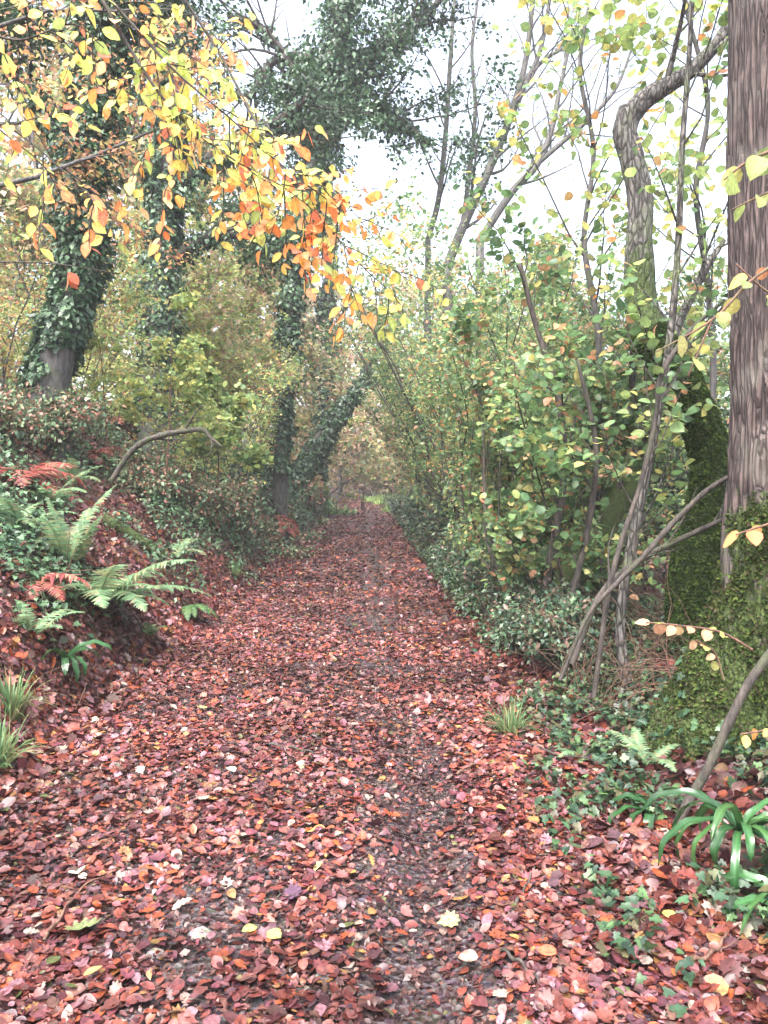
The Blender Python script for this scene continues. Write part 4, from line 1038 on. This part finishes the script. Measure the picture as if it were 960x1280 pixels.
# ================================================================== DECIDUOUS TREES (trunk, limbs, crown)
def tree(label, base, H, r, seed, cols, leafsize, w=None, bark='bark_grey', nl=9, t0=.25, L=.42, group='background trees', leafy=True, spacing=.25, lean=(0, 0, 0), name='tree', kids=(7, 5), leaf='mini', bend=(0, 0, .25), wig=.12, crownn=None, mat='leaf', flat=.5, cat='tree', clump=None):
    rs = np.random.RandomState(seed)
    base = np.array(base, float)
    root = thing(name, label, cat, base, group)
    n = 14; pts = wander(base - [0, 0, .3], np.array([0, 0, 1.0]) + np.array(lean), H, n, .05, np.array(lean) * .5 + [0, 0, .1], rs)
    rad = r * (1 - .85 * np.linspace(0, 1, n))
    rad[0] *= 1.35
    b = Buf(); tube(b, crv(np.concatenate([pts, rad[:, None]], 1), 40)[:, :3], crv(rad[:, None], 40)[:, 0], 12, rough=.12, moss=.25); b.build('trunk', M[bark], root)
    lv = Leaves()
    for k in range(nl):
        t = t0 + (1 - t0) * (k + rs.rand() * .8) / nl; x = t * (n - 1); i = min(int(x), n - 2); q = pts[i] + (pts[i + 1] - pts[i]) * (x - i)
        az = k * 2.4 + rs.rand()
        d = np.array([math.cos(az), math.sin(az), .35 + .9 * t])
        b = Buf(); branch(b, lv, q, d, H * L * (1.15 - .65 * t) * (.8 + .4 * rs.rand()), rad[i] * .5, rs, 2, bend, wig, kids, .42, spacing, 6, leafy=leafy, taper=.2)
        b.build('limb', M[bark], root)
    if leafy:
        p, d, nn = lv.arr()
        p, d, nn = thicken(p, d, nn, crownn or 14000, clump or leafsize * 1.5, rs); k_ = fbm(p * np.array([.8, .8, 1.5]) + seed, 3) > .45; p, d, nn = p[k_], d[k_], nn[k_]
        c = pal(len(p), cols, w, .28, rs) * (.7 + .6 * fbm(p * .9, 2))[:, None]
        b = Buf(); place(b, leaf, p, d, nn, leafsize * (.6 + .7 * rs.rand(len(p))), c, .3, rs=rs); b.build('crown', M[mat], root)
    return root

# yellow green saplings on the left bank
SY = 'yellow green saplings on the left bank'
tree('bright yellow green maple sapling with a thin reddish stem on the bank', G(208, 11.2), 3.1, .018, 151, YG, .058, bark='bark_red', nl=12, t0=.4, L=.34, group=SY, name='sapling', leaf='maple', spacing=.075, kids=(5, 4), bend=(0, 0, -.1), crownn=3200, clump=.08, cat='sapling')
tree('lime coloured sapling left of the reddish stemmed one', G(140, 11.8), 2.6, .018, 152, YG, .058, bark='bark_red', nl=11, t0=.4, L=.34, group=SY, name='sapling', leaf='maple', spacing=.085, kids=(5, 4), bend=(0, 0, -.1), crownn=3200, clump=.08, cat='sapling')
tree('greener sapling right of the reddish stemmed one', G(272, 12.5), 2.9, .022, 153, YG + HAZEL[:3], .09, bark='bark_red', nl=10, t0=.4, L=.34, group=SY, name='sapling', leaf='hazel', spacing=.10, kids=(5, 4), bend=(0, 0, -.1), crownn=3200, clump=.08, cat='sapling')

# hazy understorey on the left and far trees
BT = 'background trees'
tree('pale leafy young tree behind the yellow saplings', G(235, 17), 6.0, .06, 161, YG + PALEFAR, .12, nl=12, t0=.12, L=.36, spacing=.16)
tree('greyish green leafy tree between the two ivy trees', G(285, 23), 9, .10, 162, HAZEL + PALEFAR, .17, nl=14, t0=.12, L=.34, spacing=.22)
tree('grey green leafy tree far left behind the first ivy tree', G(60, 17), 9, .10, 163, HAZEL + PALEFAR, .15, nl=14, t0=.1, L=.36, spacing=.2)
tree('leafy tree behind the arching limb on the left', G(160, 22), 11, .13, 164, HAZEL + PALEFAR, .2, nl=14, t0=.1, L=.34, spacing=.26)
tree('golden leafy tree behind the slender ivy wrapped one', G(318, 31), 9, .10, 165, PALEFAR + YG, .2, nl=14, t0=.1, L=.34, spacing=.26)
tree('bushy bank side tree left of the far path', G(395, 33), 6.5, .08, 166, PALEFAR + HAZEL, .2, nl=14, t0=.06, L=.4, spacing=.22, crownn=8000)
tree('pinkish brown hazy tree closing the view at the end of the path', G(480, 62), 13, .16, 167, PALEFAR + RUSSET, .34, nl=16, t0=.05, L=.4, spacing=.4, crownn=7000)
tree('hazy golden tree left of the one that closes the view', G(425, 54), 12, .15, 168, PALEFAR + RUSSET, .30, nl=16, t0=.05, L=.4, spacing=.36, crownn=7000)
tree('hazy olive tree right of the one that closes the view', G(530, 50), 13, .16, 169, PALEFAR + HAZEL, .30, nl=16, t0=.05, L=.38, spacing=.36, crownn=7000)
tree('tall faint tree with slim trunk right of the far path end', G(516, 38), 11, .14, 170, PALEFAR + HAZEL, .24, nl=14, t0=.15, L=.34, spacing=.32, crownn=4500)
tree('green tree arching from the right above the far path', G(552, 31), 10, .13, 171, HAZEL + YG, .2, nl=14, t0=.2, L=.4, spacing=.28, lean=(-.2, 0, 0), crownn=3500)
tree('green leafy tree behind the shrubs at centre right', G(640, 24), 7.5, .12, 172, HAZEL + YG, .17, nl=14, t0=.1, L=.38, spacing=.24)
tree('leafy tree beyond the thicket right of centre', G(740, 22), 6.0, .11, 173, HAZEL, .16, nl=13, t0=.1, L=.4, spacing=.24)
tree('leafy tree beyond the thicket beside the broad trunk', G(880, 20), 5.5, .11, 174, HAZEL, .15, nl=13, t0=.1, L=.4, spacing=.24)
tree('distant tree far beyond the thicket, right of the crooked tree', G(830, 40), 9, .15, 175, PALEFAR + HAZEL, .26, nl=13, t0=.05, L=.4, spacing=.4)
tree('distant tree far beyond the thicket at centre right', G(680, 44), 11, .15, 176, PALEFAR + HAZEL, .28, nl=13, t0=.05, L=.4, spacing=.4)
tree('brown leaved beech at the left edge with thin drooping sprays', G(-95, 8.0), 7.5, .09, 177, RUSSET, .07, nl=15, t0=.3, L=.4, spacing=.085, leaf='small', bend=(0, 0, -.5), mat='thin', crownn=8000, clump=.12)

# bare limbed trees against the sky
def bare(label, limbs, D, seed, group='bare limbed trees against the sky'):
    rs = np.random.RandomState(seed)
    limbs = [[(a, b_, r_ * .72) for (a, b_, r_) in lp] for lp in limbs]
    b0 = P(limbs[0][0][0], limbs[0][0][1], D); g = float(ground_h(b0[0], b0[1]))
    root = thing('bare_tree', label, 'tree', (b0[0], b0[1], g), group)
    b = Buf(); r0 = limbs[0][0][2] / F * D
    tube(b, crv([[b0[0] + .1, b0[1], g - .3], [b0[0], b0[1], (g + b0[2]) / 2], list(b0)], 16), np.linspace(r0 * 1.7, r0, 16), 12, rough=.1); b.build('trunk', M['bark_grey'], root)
    lv = Leaves()
    for lp in limbs:
        limbp(root, lp, D, 'bark_grey', rs, seg=8, n=30, twigs=9, tl=2.1, kids=(5, 4), level=2, start=.15, tr=.45)
    return root
bare('bare tree with dark limbs fanning up to the right in the bright sky', [
    [(560, 330, 8), (580, 280, 8), (612, 210, 7.5), (640, 140, 6.5), (658, 70, 5), (668, -20, 4)],
    [(618, 200, 5), (650, 120, 4.5), (676, 60, 4), (690, -20, 3)],
    [(645, 110, 4), (680, 75, 3.5), (715, 52, 2.5), (745, 10, 2)]], 19, 181)
bare('bare tree with pale curved limbs right of the dark limbed one', [
    [(600, 300, 7), (640, 240, 6.5), (672, 205, 6), (690, 160, 5), (700, 110, 4), (715, 40, 3)],
    [(660, 215, 5), (700, 180, 4.5), (735, 150, 4), (770, 110, 3), (790, 60, 2)]], 18, 182)
bare('slender bare tree with two near vertical stems beside the ivy crown', [
    [(535, 300, 5), (548, 250, 5), (556, 180, 4.5), (562, 90, 4), (568, 0, 3)],
    [(575, 300, 4), (585, 230, 4), (594, 140, 3.5), (590, 60, 3), (600, -20, 2)]], 21, 183)
stemtree('sapling', 'yellow leaved sapling with sparse leaves against the sky beside the broad trunk', 'sapling', [(880, 560, 4), (892, 470, 4), (884, 350, 4), (870, 240, 3.5), (885, 130, 3), (860, 20, 2.5), (840, -60, 2)], 7.2, 'bark_grey', 184, twigs=18, tl=1.3, lsize=.10, cols=YG, w=None, kids=(6,), start=.25, spacing=.14)
stemtree('sapling', 'sparse leaved sapling spreading against the sky left of the crooked tree', 'sapling', [(742, 640, 4), (752, 520, 4), (746, 400, 4), (730, 300, 3.5), (742, 190, 3), (725, 90, 2.5), (735, 10, 2)], 8.2, 'bark_grey', 185, twigs=18, tl=1.4, lsize=.10, cols=YG + HAZEL[:2] + [(.45, .2, .07)], w=None, kids=(6,), start=.3, spacing=.15)

# brambles on the left bank
BB = 'brambles and low bushes on the left bank'
for i, (px, Yk, rad, n, ls, lab, cl) in enumerate([
    (300, 14.5, (.9, .9, .5), 5000, .07, 'bluish bramble behind the red bracken by the slender ivy tree', BRAMBLE),
    (350, 15.5, (.6, .9, .45), 4200, .07, 'green bramble at the bank edge just above the large red bracken clump', BRAMBLE),
    (375, 20, (.7, 1.6, .6), 4500, .10, 'long low bramble edging the path below the leaning tree', BRAMBLE),
    (392, 27, (.8, 2.2, .8), 4500, .13, 'far green bramble at the foot of the leaning tree', BRAMBLE),
    (420, 36, (1., 2.5, 1.1), 4500, .16, 'grassy green bush beside the wooden post', [(.14, .24, .08), (.10, .17, .07), (.2, .28, .1)]),
    (240, 12.0, (.8, .6, .45), 4200, .065, 'leafy bramble right of the arched mossy branch', BRAMBLE),
    (180, 11.2, (.7, .6, .5), 4200, .065, 'leafy bramble behind the arched mossy branch', BRAMBLE),
    (60, 10.4, (.9, .6, .55), 5000, .065, 'dark bramble at the bare foot of the ivy tree nearest the left edge', BRAMBLE),
    (5, 9.2, (.5, .5, .45), 3000, .06, 'dark bramble at the left picture edge high on the bank', BRAMBLE),]):
    bush('bramble', lab, 'bramble', G(px, Yk), np.random.RandomState(220 + i), rad, n, cl, 'small' if Yk < 18 else 'mini', ls, BB)
# bushy understorey on the left slope
for i, (px, Yk, H, n, ls, lab, cl) in enumerate([
    (70, 13.0, 3.0, 9000, .08, 'leafy understorey shrub between the first two ivy trees', HAZEL + YG),
    (265, 14.5, 3.2, 9000, .085, 'leafy shrub with yellow flecks left of the slender ivy tree', HAZEL + YG),
    (285, 21, 4.5, 10000, .11, 'grey green shrub beside the slender ivy tree trunk', HAZEL + PALEFAR),
    (400, 31, 3.6, 9000, .13, 'brownish shrub under the leaning tree', PALEFAR + RUSSET),
    (-10, 11.5, 3.4, 9000, .08, 'leafy shrub at the left picture edge beside the first ivy tree', HAZEL + RUSSET),
    (190, 17, 4.6, 9000, .11, 'green shrub under the arching limb', HAZEL + YG),
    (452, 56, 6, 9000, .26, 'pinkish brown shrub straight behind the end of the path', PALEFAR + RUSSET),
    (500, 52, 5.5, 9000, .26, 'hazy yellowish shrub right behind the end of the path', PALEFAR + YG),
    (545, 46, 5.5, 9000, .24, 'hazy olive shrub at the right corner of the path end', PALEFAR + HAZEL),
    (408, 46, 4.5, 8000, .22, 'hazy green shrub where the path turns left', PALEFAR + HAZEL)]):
    shrub('understorey_shrub', lab, 'shrub', G(px, Yk), np.random.RandomState(260 + i), 9, H, (0, 0, 0), .6, cl, None, 'small' if Yk < 15 else 'mini', ls, 'shrubs on the left slope' if Yk < 40 else 'shrubs closing the far end of the path', spacing=.12 if Yk < 40 else .25, kids=(9, 5), ratio=.38, t0=.1, leafn=n, clump=.09 + .006 * Yk, bark='bark_grey')
tree('wide hazy tree on the hill behind the second ivy tree', G(120, 30), 12, .15, 178, HAZEL + PALEFAR, .24, nl=16, t0=.05, L=.36, spacing=.3, crownn=9000)
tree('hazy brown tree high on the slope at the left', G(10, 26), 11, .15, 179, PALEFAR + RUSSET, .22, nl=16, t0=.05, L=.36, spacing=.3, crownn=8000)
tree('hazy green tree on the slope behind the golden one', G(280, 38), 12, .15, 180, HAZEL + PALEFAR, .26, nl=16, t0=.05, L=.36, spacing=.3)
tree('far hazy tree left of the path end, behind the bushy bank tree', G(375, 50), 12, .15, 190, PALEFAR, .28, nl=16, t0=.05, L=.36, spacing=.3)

# ================================================================== SMALL THINGS
# arched mossy branch on the left bank
stemtree('arched_branch', 'mossy fallen branch arching over the left bank', 'branch', [(140, 600, 3), (158, 572, 3.6), (178, 553, 3.8), (212, 542, 4), (250, 537, 3.4), (262, 546, 2.6), (277, 558, 1.5)], 8.4, 'bark_dark', 191, twigs=3, tl=.35, lsize=0, moss=.42, n=50, rough=.35)
def stump_log(label, a, b_, r, seed, bark='bark_dark', moss=.8, name='log'):
    rs = np.random.RandomState(seed)
    b = Buf(); m = (np.array(a) + np.array(b_)) / 2 + rs.randn(3) * .05
    tube(b, crv([list(a), list(m), list(b_)], 30), np.linspace(r, r * .7, 30), 16, rough=.2, moss=moss)
    tag(b.build(name, M[bark]), label, 'log')
stump_log('short mossy log lying on the bank behind the arching branch', G(128, 8.7, .06), G(205, 8.9, .08), .07, 1)
stump_log('dark log half buried in leaves at the left edge of the bank', G(-20, 7.0, .05), G(45, 7.1, .04), .08, 2)

# twigs lying on the ground
TW = 'fallen twigs on the path'
def ground_twig(label, pix, r, seed, lift=.035):
    rs = np.random.RandomState(seed)
    q = []
    for (px, py) in pix:
        # where the ray through this pixel meets the flat path
        D = CAMZ * F / (py - 600); x = (px - 480) / F * D
        q.append([x, D, float(ground_h(x, D)) + lift])
    pts = crv(q, 20); pts[:, 2] = ground_h(pts[:, 0], pts[:, 1]) + lift + .008 * np.sin(np.arange(20))
    b = Buf(); tube(b, pts, np.linspace(r, r * .5, 20), 6, rough=.25, rs=20)
    i = 11; td = norm(pts[i + 1] - pts[i]); s = np.cross(td, [0, 0, 1])
    t2 = wander(pts[i], td + s * .8, .09, 5, .15, (0, 0, .1), rs); tube(b, t2, np.linspace(r * .55, r * .2, 5), 4)
    tag(b.build('fallen_twig', M['bark_dark'] if seed % 2 else M['bark_red']), label, 'twig', TW)
ground_twig('long dark twig lying across the middle of the path', [(335, 940), (370, 946), (402, 958)], .009, 1)
ground_twig('crooked stick on the lower left of the path beside a pale leaf', [(45, 1200), (70, 1165), (92, 1138), (140, 1105)], .007, 2)
ground_twig('thin twig near the centre foreground', [(308, 1162), (335, 1150), (362, 1140)], .004, 3)
ground_twig('brown stick on the right of the path pointing at the grass tuft', [(572, 978), (595, 966), (615, 953)], .009, 4)
ground_twig('long thin curved twig reaching from path to the small ferns', [(655, 948), (720, 968), (790, 985), (850, 985)], .006, 5, .07)
ground_twig('dark twig in the lower right litter', [(630, 1215), (660, 1240), (690, 1275)], .007, 7)
ground_twig('short forked twig right of the muddy rut', [(648, 1150), (662, 1125), (672, 1100)], .006, 9)
ground_twig('curved reddish root poking from the litter at lower right', [(870, 1240), (905, 1222), (918, 1200)], .008, 8, .06)

def stone(label, px, py, r, seed):
    rs = np.random.RandomState(seed); D = CAMZ * F / (py - 600); x = (px - 480) / F * D
    c = np.array([x, D, float(ground_h(x, D)) + .012])
    th, ph = np.meshgrid(np.linspace(0, math.pi, 12), np.linspace(0, 2 * math.pi, 18, endpoint=False), indexing='ij')
    d = np.stack([np.sin(th) * np.cos(ph), np.sin(th) * np.sin(ph), np.cos(th)], -1)
    R = r * (.75 + .6 * fbm(d * 1.6 + seed, 3)); v = c + d * R[..., None] * np.array([1.2, 1, .6])
    ix = np.arange(12 * 18).reshape(12, 18)
    f = np.stack([ix[:-1], np.roll(ix[:-1], -1, 1), np.roll(ix[1:], -1, 1), ix[1:]], -1).reshape(-1, 4)
    b = Buf(); b.add(v.reshape(-1, 3), f); tag(b.build('stone', M['stone']), label, 'stone', 'stones bedded in the path')
stone('pale chalky stone near the bottom centre of the path', 406, 1246, .030, 1)
stone('small grey stone left of the chalky stone', 246, 1188, .034, 2)
stone('small pale stone at the lower left, beside green sycamore leaves', 188, 1215, .024, 3)
stone('small stone beside the dark maple leaf', 345, 1105, .018, 4)

# a few noticeable bigger leaves
b = Buf(); rs = np.random.RandomState(7)
sp = [(105, 1180, .13, 'maple', (.20, .24, .10)), (90, 1118, .09, 'hazel', (.55, .52, .42)), (348, 1205, .085, 'beech', (.42, .44, .12)), (282, 975, .075, 'hazel', (.60, .52, .40)), (246, 1017, .07, 'maple', (.55, .48, .34)), (64, 1067, .065, 'hazel', (.58, .50, .32)), (400, 1097, .06, 'beech', (.62, .48, .2)), (374, 1142, .10, 'maple', (.12, .06, .10)), (236, 1152, .085, 'oak', (.60, .38, .30)), (622, 1030, .06, 'beech', (.45, .5, .12)), (95, 1255, .07, 'beech', (.6, .38, .12)), (850, 1180, .08, 'beech', (.62, .40, .12)), (190, 885, .07, 'oak', (.55, .35, .28)), (250, 893, .08, 'maple', (.45, .45, .16)), (575, 1172, .09, 'maple', (.40, .42, .18)), (775, 1180, .09, 'beech', (.55, .16, .06)), (318, 1190, .07, 'beech', (.45, .44, .12)), (600, 1225, .075, 'hazel', (.56, .30, .22)), (700, 1228, .075, 'hazel', (.58, .14, .07))]
for (px, py, s, t, c) in sp:
    D = CAMZ * F / (py - 600); x = (px - 480) / F * D
    place(b, t, [[x, D, float(ground_h(x, D)) + .05]], [[math.cos(px), math.sin(px), 0.02]], [[.3 * math.sin(py), -.12, 1]], s * .85, [np.array(c) * .6], .35, rs=rs)
tag(b.build('pale_leaves', M['litter']), 'larger pale and green leaves scattered on top of the red litter', 'fallen leaves', kind='stuff')

# waymark post at the far end
pb = G(453, 40)
root = thing('wooden_post', 'small weathered wooden post beside the far end of the path', 'post', pb)
b = Buf()
def box(b, c, s, bev=.01):
    x, y, z = np.array(s) / 2
    v = []
    for zz_, k in ((-z, 1), (z - bev, 1), (z, .9)):
        v += [(-x * k, -y * k, zz_), (x * k, -y * k, zz_), (x * k, y * k, zz_), (-x * k, y * k, zz_)]
    f = [(0, 3, 2, 1), (8, 9, 10, 11)] + [(a + i, a + (i + 1) % 4, a + 4 + (i + 1) % 4, a + 4 + i) for a in (0, 4) for i in range(4)]
    b.add(np.array(v) + np.array(c), f)
box(b, pb + [0, 0, .6], (.16, .16, 1.4), .05); b.build('shaft', M['wood'], root)
b = Buf(); box(b, pb + [0, -.1, 1.2], (.34, .05, .26), .02); b.build('board', M['wood'], root)

# ================================================================== HAZE
b = Buf()
x0, x1, y0, y1, z0, z1 = -160, 160, -35, 290, -12, 26
v = [(x, y, z) for z in (z0, z1) for (x, y) in ((x0, y0), (x1, y0), (x1, y1), (x0, y1))]
b.add(v, [(0, 3, 2, 1), (4, 5, 6, 7), (0, 1, 5, 4), (1, 2, 6, 5), (2, 3, 7, 6), (3, 0, 4, 7)])
m, nt, N, L = nmat('haze_air')
out = N.new('ShaderNodeOutputMaterial'); pv = N.new('ShaderNodeVolumePrincipled')
pv.inputs['Color'].default_value = (.93, .95, 1, 1); pv.inputs['Density'].default_value = .0013
L.new(pv.outputs[0], out.inputs['Volume'])
USE_HAZE = True
if USE_HAZE:
    tag(b.build('haze', m), kind='stuff')

# ================================================================== WORLD, SUN, CAMERA
sc = bpy.context.scene
w = bpy.data.worlds.new('World'); sc.world = w; w.use_nodes = True
nt = w.node_tree; N = nt.nodes; N.clear(); L = nt.links
out = N.new('ShaderNodeOutputWorld'); bg = N.new('ShaderNodeBackground'); sky = N.new('ShaderNodeTexSky')
SAZ = 205
sky.sky_type = 'NISHITA'; sky.sun_disc = False; sky.sun_elevation = math.radians(62); sky.sun_rotation = math.radians(SAZ)
sky.air_density = 1.0; sky.dust_density = 6.0; sky.ozone_density = 1.0
hs = N.new('ShaderNodeHueSaturation'); hs.inputs['Saturation'].default_value = .6   # overcast: the cloud takes the blue out
L.new(sky.outputs[0], hs.inputs['Color']); L.new(hs.outputs[0], bg.inputs['Color']); bg.inputs['Strength'].default_value = .15
L.new(bg.outputs[0], out.inputs['Surface'])
sd = bpy.data.lights.new('sun', 'SUN'); sd.energy = 1.5; sd.angle = math.radians(50); sd.color = (1, .975, .985)
so = bpy.data.objects.new('sun', sd); C.objects.link(so)
dirv = Vector((math.sin(math.radians(SAZ)) * math.cos(math.radians(62)), math.cos(math.radians(SAZ)) * math.cos(math.radians(62)), math.sin(math.radians(62))))
so.rotation_euler = dirv.to_track_quat('Z', 'Y').to_euler()

cd = bpy.data.cameras.new('camera'); cam = bpy.data.objects.new('camera', cd); C.objects.link(cam)
cd.sensor_width = 36; cd.sensor_fit = 'VERTICAL'; cd.sensor_height = 36; cd.lens = 36 * F / 1280
cam.location = (0, 0, CAMZ); cam.rotation_euler = (math.pi / 2 - TH, 0, 0)
cd.clip_start = .05; cd.clip_end = 1500
sc.camera = cam
sc.view_settings.view_transform = 'Standard'; sc.view_settings.look = 'None'; sc.view_settings.gamma = 1; sc.view_settings.use_curve_mapping = False
sc.view_settings.exposure = 2.5
cy = sc.cycles
cy.max_bounces = 6; cy.diffuse_bounces = 5; cy.glossy_bounces = 2; cy.transmission_bounces = 4; cy.volume_bounces = 1; cy.transparent_max_bounces = 4
cy.use_denoising = True
cy.sample_clamp_indirect = 6
